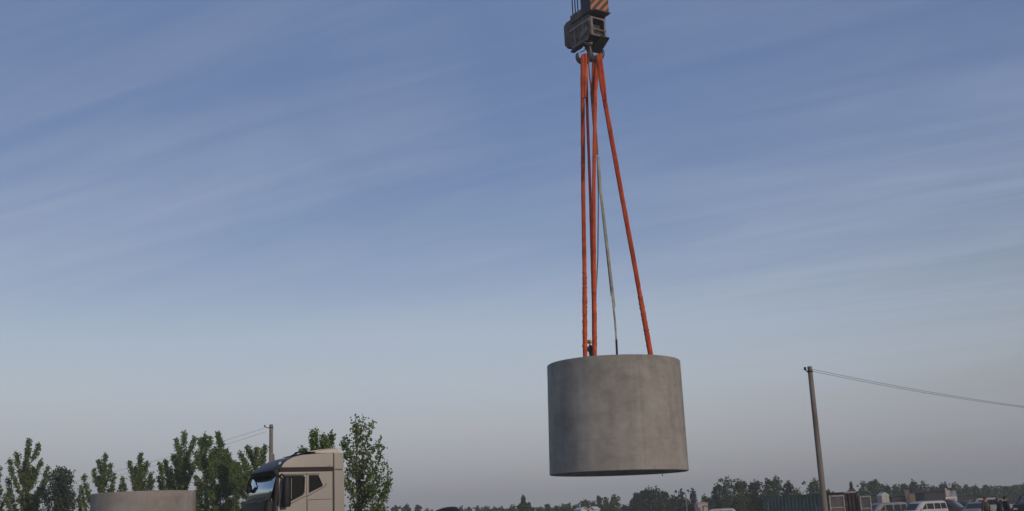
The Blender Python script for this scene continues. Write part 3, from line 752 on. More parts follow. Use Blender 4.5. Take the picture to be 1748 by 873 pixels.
poplar(230, 86, [(240, 775), (221, 789), (251, 789), (258, 808), (261, 822), (208, 816), (205, 833), (232, 800), (243, 798), (226, 812)],
       'poplar rising behind the middle of the pale ring', dens=1.3, seed=4, rad=.17, fill=.7, extra=6, fx=1.3)
poplar(316, 85, [(314, 739), (301, 750), (332, 747), (282, 787), (273, 793), (272, 815), (308, 765), (296, 778), (320, 772), (290, 800)],
       'large dense poplar above the right end of the pale ring', dens=1.6, seed=5, fill=.74, m='poplar2', extra=6, rad=.19, fx=2.3)
poplar(349, 82, [(350, 744), (342, 750), (359, 748), (334, 773), (362, 770), (345, 775), (352, 785)], 'second tall poplar right of the pale ring', dens=1.6, seed=6, fill=.74, m='poplar2', extra=6, rad=.19, fx=2.3)
poplar(376, 84, [(373, 739), (379, 754), (386, 768), (393, 786), (366, 765), (372, 780), (385, 790)], 'poplar with a leaning tip in the thick of the row', dens=1.6, seed=7, fill=.74, m='poplar2', extra=7, rad=.19, fx=2.3)
poplar(399, 88, [(398, 790), (404, 800), (392, 795), (410, 805)], 'lower poplar filling the gap between the dense poplars and the truck', dens=1.55, seed=8, fill=.8, extra=8, rad=.26, fx=2.3)
poplar(424, 80, [(410, 774), (422, 763), (438, 767), (452, 763), (416, 785), (431, 782), (445, 785), (405, 792)], 'poplar with several upright tips directly behind the truck windscreen', dens=1.55, seed=9, m='poplar2', extra=7, rad=.18, fx=2.3)
poplar(545, 50, [(518, 768), (536, 739), (534, 750), (554, 746), (566, 741), (556, 755), (561, 760), (540, 770)], 'poplar whose tips show above the truck roof', dens=1.7, seed=10, leafs=.11, rad=.15, m='poplar2')
poplar(611, 46, [(607, 711), (619, 716), (634, 721), (612, 735), (626, 742), (590, 750), (597, 762), (653, 765), (657, 789), (665, 806), (665, 822), (660, 838), (637, 857),
                 (628, 765), (605, 775), (642, 790), (615, 790), (592, 800), (630, 810), (648, 815), (600, 830), (640, 838)],
       'sparse leafy poplar standing right of the truck with single leaves against the sky', dens=.66, seed=11, leafs=.11, clump=.085, rad=.15, fx=2.3, fill=.6, rise=1.3, extra=6, low=1.2, tri=(3, 5))

def crown_tree(px, top, Y, hw, label, m='far', seed=0, leafs=None, cone=False, n=None, group='distant trees', name='broadleaf_tree', thin=1.0):
    """hw: half width in pixels"""
    rnd = random.Random(seed*31+5); P = at(px, top, Y); sc = Y/F*1.03; w = hw*sc*1.22; H = P.z; base = Vector((P.x, Y, 0))
    t = thing(name, label, 'tree', base, 0, group)
    b = MB(); b.tube([(0, 0, 0), (.05, .02, H*.3), (0, 0, H*.88)], [max(.08, H*.022), H*.016, .03], 7); b.build('trunk', MT['bark'], t)
    vs = []; fs = []; ls = leafs or max(.16, Y*.0016)
    if cone:
        n = n or 1800
        for _ in range(n):
            u = rnd.random()**.7; z = H*(1-.93*u); tier = .72+.28*math.sin(u*26)
            r_ = w*u*tier*(1-.35*rnd.random()**2)+.04; a = rnd.uniform(0, 6.28)
            leaf(vs, fs, Vector((r_*math.cos(a), r_*math.sin(a), z-r_*.15+rnd.gauss(0, .06))), ls*rnd.uniform(.6, 1.2), rnd)
    else:
        z0 = H*.12; nb = rnd.randint(16, 22); lob = []
        for k in range(nb):
            u = rnd.random()**1.15; a = rnd.uniform(0, 6.28); z = z0+(H-z0)*(.04+.82*u); env = (1.0-.62*u**1.8)
            d = w*env*rnd.uniform(.15, .85); rr = rnd.uniform(.20, .34)*w*(1.15-.5*u)
            lob.append((Vector((math.cos(a)*d, math.sin(a)*d, min(z, H-rr))), rr))
        lob.append((Vector((rnd.uniform(-.1, .1)*w, 0, H-.20*w)), .20*w))
        for k in range(5): lob.append((Vector((rnd.uniform(-.75, .75)*w, rnd.uniform(-.3, .3)*w, H-rnd.uniform(.25, .7)*w)), .15*w))
        b = MB()
        for c_, r_ in lob[::3]: b.tube([(0, 0, max(.3, c_.z*.5)), c_*.75+Vector((0, 0, c_.z*.15)), c_*.97], [.05, .03, .01], 5, caps=False)
        b.build('branches', MT['bark'], t)
        area = sum(r_*r_ for _, r_ in lob); tot = n or int(min(6500, max(800, 26*area/(ls*ls))))
        for c_, r_ in lob:
            for _ in range(int(tot*r_*r_/area*.62)):
                d = Vector((rnd.gauss(0, 1), rnd.gauss(0, 1), rnd.gauss(0, 1)*.85)).normalized()*r_*(rnd.random()**.4)*rnd.choice((1, 1, 1.15, 1.4))
                leaf(vs, fs, c_+d, ls*rnd.uniform(.5, 1.25), rnd)
        ph = [rnd.uniform(0, 6.28) for _ in range(4)]
        for _ in range(int(tot*.62)):          # the body of the crown between the boughs
            u = rnd.random()**1.1; a = rnd.uniform(0, 6.28); z = H*(.05+.86*u)
            rr = w*(1.0-.70*u**2.0)*(1+.16*math.sin(3*a+ph[0]+z*1.3)+.12*math.sin(5*a+ph[1]-z*2.1))*rnd.random()**.45*.92
            leaf(vs, fs, Vector((math.cos(a)*rr, math.sin(a)*rr, z)), ls*rnd.uniform(.5, 1.25), rnd)
    raw('crown', vs, fs, MT[m], t); return t
FT = [ # px, top, distance, half width px, label
    (652, 868, 260, 9, 'low pale tree in the haze just right of the poplar by the truck'), (673, 862, 240, 11, 'small hazy tree left of the brown brick house'),
    (694, 860, 235, 13, 'hazy tree standing over the brown brick house'), (713, 861, 245, 11, 'hazy tree just right of the brown brick house'),
    (728, 868, 250, 10, 'low hazy tree left of the dark truck cab roof'),
    (786, 864, 300, 9, 'hazy tree just right of the dark truck cab roof'), (800, 865, 300, 9, 'second hazy tree right of the dark truck cab roof'), (815, 863, 305, 9, 'third hazy tree right of the dark truck cab roof'),
    (830, 863, 300, 9, 'middle tree of the even hazy row'), (844, 864, 300, 9, 'hazy tree two places left of the pointed conifer'), (857, 864, 300, 8, 'hazy tree one short gap left of the pointed conifer'),
    (874, 861, 250, 11, 'rounded tree touching the left of the pointed conifer'),
    (907, 864, 250, 10, 'tree touching the right of the pointed conifer'), (921, 866, 240, 7, 'low tree between the conifer and the white gabled house'),
    (935, 860, 230, 9, 'small dark tree with a ragged top left of the white gabled house'), (949, 863, 240, 9, 'low round tree left of the white gabled house'),
    (962, 859, 235, 8, 'tree third left from the white gabled house'), (971, 859, 240, 6, 'narrow tree second left from the white gabled house'), (982, 861, 235, 8, 'tree immediately left of the white gabled house'),
    (998, 852, 230, 13, 'dark round tree over the left gable of the white house'), (1012, 855, 230, 11, 'tree behind the white gabled house'),
    (1022, 846, 220, 8, 'tall forked tree right of the white gabled house'), (1033, 849, 220, 8, 'ragged tree beside the tall forked tree'), (1047, 844, 215, 14, 'bushy tree under the hanging ring'),
    (1066, 861, 220, 12, 'low bush tree left of the big round tree'),
    (1108, 832, 190, 36, 'big round dark tree under the right half of the hanging ring'), (1088, 840, 195, 18, 'left shoulder tree of the big round one'), (1131, 836, 192, 20, 'right shoulder tree of the big round one'),
    (1150, 848, 200, 16, 'low tree right of the big round tree'),
    (1161, 834, 190, 10, 'tall thin tree with palm like tufts'), (1182, 833, 190, 9, 'second tall thin tree, left of the pinkish hut'), (1172, 850, 195, 12, 'low tree between the two tall thin trees'),
    (1203, 844, 200, 12, 'tree behind the pinkish hut'),
    (1226, 824, 165, 19, 'left end tree of the dark mass before the container'), (1240, 812, 168, 15, 'highest tree at the left of the dark mass'), (1263, 816, 168, 19, 'tree second from the left top of the dark mass'),
    (1288, 818, 168, 19, 'tree in the centre of the dark mass'), (1312, 815, 166, 18, 'tree above the left end of the teal container'), (1324, 812, 170, 13, 'highest tree over the teal container'),
    (1345, 820, 166, 17, 'tree at the right shoulder of the dark mass'), (1361, 833, 168, 12, 'low tree behind the bleached branch'), (1389, 817, 170, 17, 'round tree touching the left of the tall bare pole'), (1412, 834, 175, 12, 'low tree right behind the tall bare pole'),
    (1474, 821, 215, 12, 'loose tree beside the small dark cypress'), (1491, 817, 210, 19, 'dark wide tree above the right door frame of the rusty container'), (1513, 826, 230, 12, 'tree above the small white hut'),
    (1527, 826, 235, 13, 'tree left of the tan board'), (1543, 824, 235, 13, 'tree behind the tan board'), (1559, 819, 230, 14, 'highest tree behind the vans'), (1575, 823, 235, 13, 'tree right of the highest one behind the vans'),
    (1592, 828, 250, 11, 'tree left of the billboard'), (1610, 823, 240, 14, 'tree behind the billboard'), (1629, 823, 245, 12, 'round tree upper right of the billboard'), (1648, 827, 260, 11, 'tree second right from the billboard'),
    (1664, 828, 265, 11, 'tree third right from the billboard'), (1683, 827, 270, 11, 'tree above the person in the red cap'), (1700, 831, 290, 12, 'low tree above the white four wheel drive'),
    (1716, 829, 290, 11, 'tree above the two people'), (1733, 828, 290, 11, 'tree left of the right edge tree'), (1749, 823, 280, 12, 'tree at the right edge of the view'),
]
for i, (px, top, Y, hw, lb) in enumerate(FT): crown_tree(px, top, Y, hw, lb, 'far2' if i % 3 == 0 or 1080 < px < 1170 else 'far', seed=i)
crown_tree(893, 846, 200, 27, 'pointed bright green conifer standing above the low tree row', 'conifer', seed=90, cone=True, name='conifer_tree', leafs=.3, n=3600)
crown_tree(903, 857, 202, 20, 'smaller conifer leaning against the pointed one', 'conifer', seed=91, cone=True, name='conifer_tree', leafs=.3, n=1200)
crown_tree(1452, 822, 215, 18, 'small dark cypress above the rusty container', 'far2', seed=92, cone=True, name='cypress_tree', leafs=.28, n=1500)
# continuous far wood behind everything
def far_wood():
    rnd = random.Random(77); vs = []; fs = []
    for x0, x1, Y, h0 in ((600, 1220, 330, 1), (1200, 1800, 340, 1), (-80, 620, 330, 1)):
        px = x0
        while px < x1:
            top = horizon(px)-rnd.uniform(16, 25) if px > 1400 else horizon(px)-rnd.uniform(17, 25)
            if px < 1200: top = max(top, 866+rnd.uniform(0, 4)) if px > 600 else top
            P = at(px, top, Y); w = rnd.uniform(1.3, 2.6)
            for _ in range(220):
                d = Vector((rnd.gauss(0, .5), rnd.gauss(0, .5), 0))*w; z = P.z*(1-rnd.random()**1.6*.95)
                leaf(vs, fs, Vector((P.x, Y, z))+d, rnd.uniform(.3, .7), rnd)
            px += rnd.uniform(5, 9)
    tag(raw('far_wood', vs, fs, MT['far']), 'hazy continuous wood far behind all the other trees', 'wood', kind='stuff')
far_wood()

# ------------------------------------------------------------------ truck
def make_truck():
    Y = 34.0
    P = at(480, 811, Y)    # near front corner at the height of the dark band
    t = thing('semi_truck', 'champagne coloured lorry tractor with slate roof cap facing left', 'truck', (0, 0, 0), 0)
    hd = R(180+31)                  # heading: left and towards the camera
    t.rotation_euler = (0, 0, hd)
    # local corner (x=-.1, y=1.2) must land on P.x, Y
    t.scale = (.985, .985, 1.032); c = Matrix.Rotation(hd, 3, 'Z') @ Vector((-.16, 1.2, 0)); t.location = (P.x-c.x, Y-c.y, 0)
    HW = 1.2
    lowfront = .12
    # lower shell behind glass
    b = MB(); b.levels([(.75, -1.85, .15, HW-.01, .28), (1.2, -1.85, .18, HW-.01, .3), (2.2, -1.85, .15, HW-.01, .3)], n=8, caps=False); b.build('lower_shell', MT['bronze'], t)
    # side panels with window openings, in the x z plane
    def side(s):
        f = lambda a, z, th: (a, s*(HW-th), z)
        door_win = [(-.28, 2.32), (-.30, 3.02), (-.27, 3.06), (-.86, 3.06), (-.92, 3.0), (-.90, 2.58), (-.84, 2.50), (-.38, 2.30)]
        rear_win = [(-1.06, 3.06), (-1.36, 3.06), (-1.50, 2.78), (-1.48, 2.74), (-1.06, 2.56)]
        b = MB(); b.panel([(-.10, 1.0), (-.10, 3.17), (-1.84, 3.17), (-1.84, 1.0)][::-1], [door_win, rear_win], f, .05); b.build('side_panel', MT['bronze'], t)
        # gaskets
        for w, nm in ((door_win, 'door_window'), (rear_win, 'sleeper_window')):
            cx = sum(q[0] for q in w)/len(w); cz = sum(q[1] for q in w)/len(w)
            big_ = [(cx+(a-cx)*1.045, cz+(z-cz)*1.045) for a, z in w]; sm_ = [(cx+(a-cx)*.93, cz+(z-cz)*.95) for a, z in w]
            b = MB(); b.panel(big_, [sm_], lambda a, z, th: (a, s*(HW+.008-th), z), .03); fr = b.build('window_gasket', MT['blackplastic'], t)
            b = MB(); b.panel(sm_, [], lambda a, z, th: (a, s*(HW-.02-th), z), .006); b.build(nm, MT['dglass'], t)
        # seams and mouldings
        b = MB(); b.box((-.985, s*(HW+.002), 2.1), (.012, .008, 2.1)); b.box((-1.42, s*(HW+.002), 2.36), (.82, .008, .012)); b.box((-1.012, s*(HW+.002), 1.8), (.01, .008, 1.1))
        b.build('door_seam', MT['seamred'], t)
        b = MB()
        for (x0, z0), (x1, z1) in (((-1.0, 2.46), (-1.58, 2.74)), ((-.42, 2.24), (-.95, 2.47)), ((-1.58, 2.74), (-1.63, 2.82))):
            b.tube([(x0, s*(HW+.004), z0), (x1, s*(HW+.004), z1)], .016, 8)
        b.tube([(-.22, s*(HW+.004), 3.10), (-.9, s*(HW+.004), 3.10), (-1.4, s*(HW+.004), 3.10)], .018, 8)
        b.build('waist_moulding', MT['lit_moulding'], t)  # pale tone paints a highlight along the cab's body lines
        b = MB(); b.tube([(-.18, s*(HW+.005), 3.06), (-.20, s*(HW+.008), 2.7), (-.14, s*(HW+.008), 2.3), (-.08, s*(HW), 1.9)], .045, 8, flat=.5); b.build('door_edge', MT['bronze'], t)
        b = MB(); b.box((-.75, s*(HW+.02), 1.95), (.2, .03, .05)); b.build('door_handle', MT['blackplastic'], t, bevel=.006)
        # dark band and upper side panel
        b = MB(); b.box((-.98, s*(HW+.003), 3.235), (1.72, .03, .125)); b.build('dark_band', MT['seamred'], t, bevel=.004)
        up = [(-.17, 3.305), (-.23, 3.41), (-.36, 3.51), (-.56, 3.60), (-.85, 3.66), (-1.3, 3.69), (-1.845, 3.70), (-1.845, 3.305)]
        b = MB(); b.panel(up, [], lambda a, z, th: (a, s*(HW+.022-th), z), .04); b.build('upper_side_panel', MT['bronze'], t, bevel=.006)
        # rear air deflector
        for zc_, zh_, xe in ((2.10, 2.2, 2.23), (3.47, .49, 2.21)):
            b = MB(); b.box((-(1.875+xe)/2, s*(HW-.025), zc_), (xe-1.875, .05, zh_)); b.build('air_deflector', MT['bronze'], t, bevel=.024)
        b = MB(); b.box((-2.03, s*(HW-.045), 3.21), (.32, .02, .12)); b.build('deflector_backing', MT['blackplastic'], t)
        b = MB(); b.box((-1.852, s*(HW-.03), 2.35), (.05, .06, 2.72)); b.build('deflector_gap', MT['blackplastic'], t)
        # corner pillar
        b = MB()
        pts = []
        for k in range(9):
            a = R(90*k/8*.30); pts.append((-.10+.24*math.sin(a)-.02, s*(HW-.24+.24*math.cos(a))))
        vs = []; fs = []
        for (x, y) in pts: vs += [(x+.10, y, 1.9), (x, y, 3.12)]
        for k in range(8): fs.append((2*k, 2*k+2, 2*k+3, 2*k+1))
        b.add(vs, fs, True); b.build('corner_pillar', MT['blackplastic'], t)
        # mirrors
        b = MB(); b.levels([(2.26, -.10, .10, .10, .05), (2.34, -.12, .12, .12, .06), (3.0, -.10, .10, .12, .06), (3.10, -.07, .08, .10, .05)], n=4); o = b.build('mirror_housing', MT['blackplastic'], t); o.location = (-.26 if s > 0 else -.62, s*(HW+.22), -.09)
        b = MB(); b.box((-.385 if s > 0 else -.745, s*(HW+.22), 2.68), (.012, .18, .58)); b.build('mirror_glass', MT['chrome'], t, bevel=.003)
        b = MB(); b.tube([(-.12-(.3 if s < 0 else 0), s*HW, 3.05), (-.12-(.3 if s < 0 else 0), s*(HW+.16), 3.10), (-.24-(.36 if s < 0 else 0), s*(HW+.22), 3.0)], .03, 8); b.build('mirror_arm', MT['blackplastic'], t)
    side(1); side(-1)
    # windscreen (curved) and its lower trim
    vs = []; fs = []; n = 16
    for k in range(n+1):
        u = -1+2*k/n; y = u*1.17; bow = .09*(1-u*u)-.05*u**6
        vs += [(.24+bow, y, 2.34), (.02+bow, y, 3.11)]
    for k in range(n): fs.append((2*k, 2*k+2, 2*k+3, 2*k+1))
    b = MB(); b.add(vs, fs, True); o = b.build('windscreen', MT['glass'], t)
    md = o.modifiers.new('thick', 'SOLIDIFY'); md.thickness = .008
    b = MB(); b.levels([(2.05, .0, .33, 1.14, .12), (2.36, -.1, .29, 1.12, .12)], n=6); b.build('cowl', MT['blackplastic'], t)
    b = MB(); b.levels([(1.0, -.05, .33, 1.15, .14), (2.04, -.05, .325, 1.13, .14)], n=6); b.build('front_panel', MT['bronze'], t)
    b = MB()
    for z in (1.15, 1.3, 1.45, 1.6, 1.75): b.box((.335, 0, z), (.03, 1.6, .07))
    b.build('grille', MT['blackplastic'], t)
    b = MB(); b.levels([(.35, -.2, .40, 1.22, .18), (.95, -.2, .39, 1.22, .18)], n=6); b.build('bumper', MT['cabdark'], t)
    for y in (-.95, .95): b = MB(); b.box((.385, y, .72), (.05, .36, .2)); b.build('headlight', MT['lens'], t, bevel=.02)
    b = MB(); b.tube([(.34, -.7, 2.38), (.34, -.3, 2.42), (.33, .1, 2.46)], .012, 6); b.tube([(.35, .1, 2.38), (.32, .5, 2.42), (.28, .85, 2.45)], .012, 6); b.build('wiper', MT['blackplastic'], t)
    # roof cap
    b = MB()
    b.levels([(3.10, -1.84, .02, HW-.005, .30), (3.20, -1.84, .02, HW, .30), (3.34, -1.84, -.06, HW, .30), (3.46, -1.84, -.20, HW-.005, .30), (3.56, -1.84, -.40, HW-.01, .30), (3.64, -1.83, -.64, HW-.03, .30),
              (3.69, -1.82, -.90, HW-.08, .28), (3.72, -1.8, -1.1, HW-.18, .25), (3.735, -1.7, -1.25, HW-.4, .2)], n=8); b.build('roof_cap', MT['cabdark'], t)
    # sun visor
    b = MB(); vs = []; fs = []
    for k in range(17):
        u = -1+2*k/16; y = u*1.16; bow = .12*(1-u*u)-(.05*abs(u)**6)
        vs += [(-.06+bow, y, 3.30), (.09+bow, y, 3.22), (.065+bow, y, 3.14), (.015+bow, y, 3.095), (-.13+bow, y, 3.11)]
    for k in range(16):
        for j in range(5): fs.append((5*k+j, 5*k+(j+1) % 5, 5*(k+1)+(j+1) % 5, 5*(k+1)+j))
    fs += [(0, 1, 2, 3, 4), tuple(80+j for j in (4, 3, 2, 1, 0))]
    b.add(vs, fs, True); b.build('sun_visor', MT['blackplastic'], t)
    for s in (1, -1):
        b = MB(); b.lathe([(0, -.07), (.03, -.06), (.055, 0), (.03, .06), (0, .07)], 14); o = b.build('roof_lamp', MT['lens'], t); o.location = (-.19, s*1.0, 3.42); o.rotation_euler = (0, R(-25), 0); o.scale = (.8, .9, 1)
    # roof fairing
    b = MB()
    vs = []
    for y in (-1.05, 1.05): vs += [(-.95, y, 3.73), (-2.1, y*1.04, 3.70), (-2.1, y*1.04, 3.86), (-1.95, y*1.02, 3.87), (-1.3, y, 3.80)]
    b.add(vs, [(0, 1, 2, 3, 4), (9, 8, 7, 6, 5), (0, 5, 6, 1), (1, 6, 7, 2), (2, 7, 8, 3), (3, 8, 9, 4), (4, 9, 5, 0)]); b.build('roof_fairing', MT['bronze'], t, bevel=.015)
    b = MB(); b.tube([(-.60, 1.06, 3.66), (-.68, 1.06, 3.735), (-.9, 1.06, 3.765), (-1.3, 1.1, 3.73)], .022, 8); b.tube([(-.6, .9, 3.66), (-.8, .9, 3.74)], .02, 8); b.build('roof_rail', MT['blackplastic'], t)
    b = MB(); b.tube([(.05, -.80, 3.12), (.20, -.70, 3.05), (.30, -.54, 2.98), (.30, -.50, 2.90)], .025, 8)
    b.levels([(2.66, .22, .36, .07, .05), (2.72, .20, .38, .10, .06), (2.88, .22, .37, .09, .06), (2.93, .26, .34, .05, .03)], n=4)
    for i in range(len(b.v)-(4*20), len(b.v)): x, y, z = b.v[i]; b.v[i] = (x, y-.50, z)
    b.build('front_mirror', MT['blackplastic'], t)
    # inside: seats, curtain, dashboard, wheel, papers
    b = MB(); b.panel([(-1.15, 1.1), (1.15, 1.1), (1.15, 3.1), (-1.15, 3.1)], [], lambda a, z, th: (-1.80-th, a, z), .03); b.build('back_wall', MT['bronze'], t)
    b = MB(); b.box((-1.60, 0, 2.75), (.03, 2.2, .7)); b.build('sleeper_curtain', MT['curtain'], t)
    b = MB(); b.box((-.9, 0, 1.95), (1.8, 2.2, .05)); b.build('cab_floor', MT['interior'], t)
    for y in (.62, -.62):
        b = MB(); b.levels([(2.0, -1.1, -.55, .26, .08), (2.25, -1.12, -.55, .27, .08)], n=3); b.levels([(2.2, -1.15, -1.0, .26, .06), (2.85, -1.28, -1.12, .22, .06)], n=3); b.levels([(2.86, -1.27, -1.15, .13, .04), (3.02, -1.28, -1.16, .12, .04)], n=3)
        b.build('seat', MT['seat'], t)
    b = MB(); b.levels([(2.0, -.3, .1, 1.08, .08), (2.36, -.22, .1, 1.05, .08)], n=3); b.build('dashboard', MT['interior'], t)
    b = MB(); b.tube([(-.42+.2*math.sin(R(a))*.6, .62+.22*math.cos(R(a)), 2.42+.2*math.sin(R(a))) for a in range(0, 361, 20)], .018, 6); b.build('steering_wheel', MT['interior'], t)
    b = MB(); b.box((-.02, .25, 2.42), (.03, .34, .14)); b.box((.0, -.3, 2.40), (.04, .22, .10)); b.box((.0, .72, 2.40), (.03, .16, .10)); b.build('papers', MT['paper'], t)
    for s in (1, -1):
        b = MB(); b.box((-.98, s*(HW-.075), 2.08), (1.66, .02, .40)); b.build('door_lining', MT['interior'], t)
    # chassis, wheels
    b = MB()
    for y in (-.4, .4): b.box((-3.0, y, .95), (5.6, .09, .26))
    for x in (-.4, -2.0, -3.6, -5.2): b.box((x, 0, .94), (.12, .72, .2))
    b.build('chassis', MT['blackplastic'], t)
    b = MB(); b.lathe([(0, -.6), (.3, -.6), (.33, -.55), (.33, .55), (.3, .6), (0, .6)], 20); o = b.build('fuel_tank', MT['rim'], t); o.location = (-2.9, 1.0, .72); o.rotation_euler = (0, R(90), 0)
    b = MB(); b.box((-4.4, 0, 1.18), (1.1, .95, .12)); b.lathe([(.2, 0), (.45, 0), (.45, .08), (.2, .08)], 20, c=(-4.4, 0, 1.22), close=True); b.build('fifth_wheel', MT['iron'], t)
    for x in (-.55, -3.9, -5.1):
        for y in (-1.03, 1.03): wheel(t, x, y, .5, .3)
    return t
def wheel(t, x, y, r, w):
    b = MB(); b.lathe([(r*.55, -w/2), (r*.93, -w/2), (r, -w*.36), (r, w*.36), (r*.93, w/2), (r*.55, w/2)], 28, close=True); ty = b.build('wheel', MT['tyre'], t); ty.location = (x, y, r); ty.rotation_euler = (R(90), 0, 0)
    b = MB(); b.lathe([(0, -w*.2), (r*.25, -w*.2), (r*.3, -w*.32), (r*.5, -w*.3), (r*.57, -w*.42), (r*.57, w*.42), (r*.5, w*.3), (r*.3, w*.32), (r*.25, w*.2), (0, w*.2)], 20); rm = b.build('rim', MT['rim'], ty)
make_truck()

# ------------------------------------------------------------------ cars and vans
KIND = {
 'van': dict(L=4.4, W=1.7, H=1.88, belt=1.10, lv=[(.28, -2.1, 2.1, .80, .2), (.45, -2.2, 2.2, .85, .22), (.8, -2.22, 2.2, .86, .25), (1.08, -2.2, 2.05, .85, .25), (1.12, -2.18, 1.78, .84, .25), (1.70, -2.08, 1.15, .76, .22), (1.80, -2.0, .95, .73, .2), (1.86, -1.85, .70, .66, .2), (1.88, -1.6, .4, .5, .2)],
             win=[(1.10, .50, 1.16, 1.66, .55), (.42, -.38, 1.16, 1.66, 0), (-.48, -1.20, 1.16, 1.66, 0), (-1.28, -1.95, 1.16, 1.66, -.1)], ws=(1.14, 1.68), wheels=(1.45, -1.45), r=.31),
 'suv': dict(L=4.7, W=1.85, H=1.80, belt=1.05, lv=[(.35, -2.2, 2.2, .86, .2), (.55, -2.3, 2.3, .92, .25), (.85, -2.32, 2.32, .93, .28), (1.02, -2.3, 2.2, .91, .3), (1.08, -2.26, 1.05, .90, .3), (1.60, -2.02, .35, .78, .25), (1.72, -1.9, .12, .74, .22), (1.78, -1.75, -.1, .66, .2), (1.80, -1.4, -.4, .5, .2)],
             win=[(.78, .0, 1.12, 1.62, .52), (-.08, -.95, 1.12, 1.62, 0), (-1.04, -1.85, 1.12, 1.60, -.12)], ws=(1.10, 1.62), wheels=(1.42, -1.42), r=.37),
 'sedan': dict(L=4.5, W=1.75, H=1.46, belt=.92, lv=[(.25, -2.1, 2.1, .82, .2), (.45, -2.22, 2.22, .86, .25), (.7, -2.24, 2.24, .87, .28), (.90, -2.2, 2.05, .85, .3), (.95, -1.75, 1.05, .84, .3), (1.32, -1.05, .35, .70, .25), (1.41, -.85, .15, .64, .22), (1.46, -.6, -.1, .5, .2)],
             win=[(.80, .02, .98, 1.34, .46), (-.06, -.9, .98, 1.34, 0), (-.98, -1.5, .98, 1.30, -.42)], ws=(.97, 1.34), wheels=(1.35, -1.35), r=.31),
}
def vehicle(kind, name, label, cat_, px, Y, rz, paint, gl='cglass', glw=None, scale=1.0, rack=False, group=None):
    """px: image column of the vehicle's middle at window height; rz: heading"""
    K = KIND[kind]; x = xat(px, Y, 1.4); t = thing(name, label, cat_, (x, Y, 0), rz, group); t.scale = (scale,)*3
    b = MB(); b.levels(K['lv'], n=6); b.build('body', MT[paint], t, sharp=50)
    lv = K['lv']
    def hwz(z):
        for (z0, _, _, h0, _), (z1, _, _, h1, _) in zip(lv, lv[1:]):
            if z0 <= z <= z1: return h0+(h1-h0)*(z-z0)/(z1-z0)
        return lv[-1][3]
    def xf(z, k):
        for a, c in zip(lv, lv[1:]):
            if a[0] <= z <= c[0]: return a[k]+(c[k]-a[k])*(z-a[0])/(c[0]-a[0])
    for s in (1, -1):
        for (x0, x1, z0, z1, sl) in K['win']:
            y0, y1 = hwz(z0)+.006, hwz(z1)+.006; xt0 = x0-max(0, sl); xt1 = x1-min(0, sl)
            vs = [(x0, s*y0, z0), (x1, s*y0, z0), (xt1, s*y1, z1), (xt0, s*y1, z1)]
            if sl > 0: vs = [(x0, s*y0, z0), (x1, s*y0, z0), (x1, s*y1, z1), (xt0, s*y1, z1)]
            if sl < 0: vs = [(x0, s*y0, z0), (x1, s*y0, z0), (xt1, s*y1, z1), (x0, s*y1, z1)]
            vs += [(a, c-s*.02, d) for a, c, d in vs]
            b = MB(); b.add(vs, [(0, 1, 2, 3), (7, 6, 5, 4), (0, 4, 5, 1), (1, 5, 6, 2), (2, 6, 7, 3), (3, 7, 4, 0)]); b.build('side_window', MT[gl], t)
    z0, z1 = K['ws']
    for k, nm, g_, sg in ((2, 'windscreen', glw or gl, 1), (1, 'rear_window', gl, -1)):
        xa, xb = xf(z0, k)+sg*.012, xf(z1, k)+sg*.012; w0, w1 = hwz(z0)-.20, hwz(z1)-.16
        vs = [(xa, -w0, z0), (xa, w0, z0), (xb, w1, z1), (xb, -w1, z1)]; vs += [(q[0]-sg*.03, q[1], q[2]) for q in vs]
        b = MB(); b.add(vs, [(0, 1, 2, 3), (7, 6, 5, 4), (0, 4, 5, 1), (1, 5, 6, 2), (2, 6, 7, 3), (3, 7, 4, 0)]); b.build(nm, MT[g_], t)
    for s in (1, -1):
        b = MB(); b.levels([(K['belt']-.02, -.06, .06, .05, .02), (K['belt']+.13, -.05, .05, .05, .02)], n=3); o = b.build('wing_mirror', MT[paint], t); o.location = (xf(K['belt']+.1, 2)-.45, s*(hwz(K['belt'])+.10), 0)
        b = MB(); b.box((lv[2][2]-.06, s*(lv[2][3]-.26), .72), (.12, .3, .14)); b.build('headlight', MT['lens'], t, bevel=.02)
        b = MB(); b.box((lv[2][1]+.05, s*(lv[2][3]-.2), .82), (.12, .2, .22)); b.build('tail_light', MT['tail'], t, bevel=.02)
        for wx_ in K['wheels']:
            b = MB(); b.lathe([(0, -.05), (K['r']+.07, -.05), (K['r']+.07, .02), (0, .02)], 24); o = b.build('wheel_arch', MT['blackplastic'], t); o.location = (wx_, s*(lv[2][3]-.005), K['r']+.03); o.rotation_euler = (R(90), 0, 0)
            wheel(t, wx_, s*(lv[2][3]-.08), K['r'], .2)
    b = MB(); b.box((lv[1][2]-.03, 0, .5), (.12, 1.3, .16)); b.box((lv[1][1]+.03, 0, .5), (.12, 1.3, .16)); b.build('bumper', MT['blackplastic'], t, bevel=.02)
    if rack:
        b = MB()
        for s in (1, -1): b.tube([(-1.6, s*.6, K['H']-.02), (-1.5, s*.6, K['H']+.06), (-.2, s*.6, K['H']+.06), (-.1, s*.6, K['H']-.04)], .02, 6)
        b.build('roof_rail', MT['iron'], t)
    return t
vehicle('van', 'parked_van', 'silver minibus parked nearest to the rusty container', 'van', 1509, 98, R(200), 'silver', 'cglass', scale=.93, group='vehicles parked in the right background')
vehicle('van', 'parked_van', 'white minibus with three dark side windows right of the silver one', 'van', 1577, 95, R(206), 'white', 'cglass', scale=.91, group='vehicles parked in the right background')
vehicle('sedan', 'parked_car', 'dark low car behind the gap between the two minibuses', 'car', 1545, 112, R(185), 'greycar', scale=1.18, group='vehicles parked in the right background')
vehicle('van', 'parked_car', 'dark grey people carrier in front of the billboard, facing right', 'car', 1608, 99, R(-35), 'greycar', 'cglass', 'cglass2', scale=.95, group='vehicles parked in the right background')
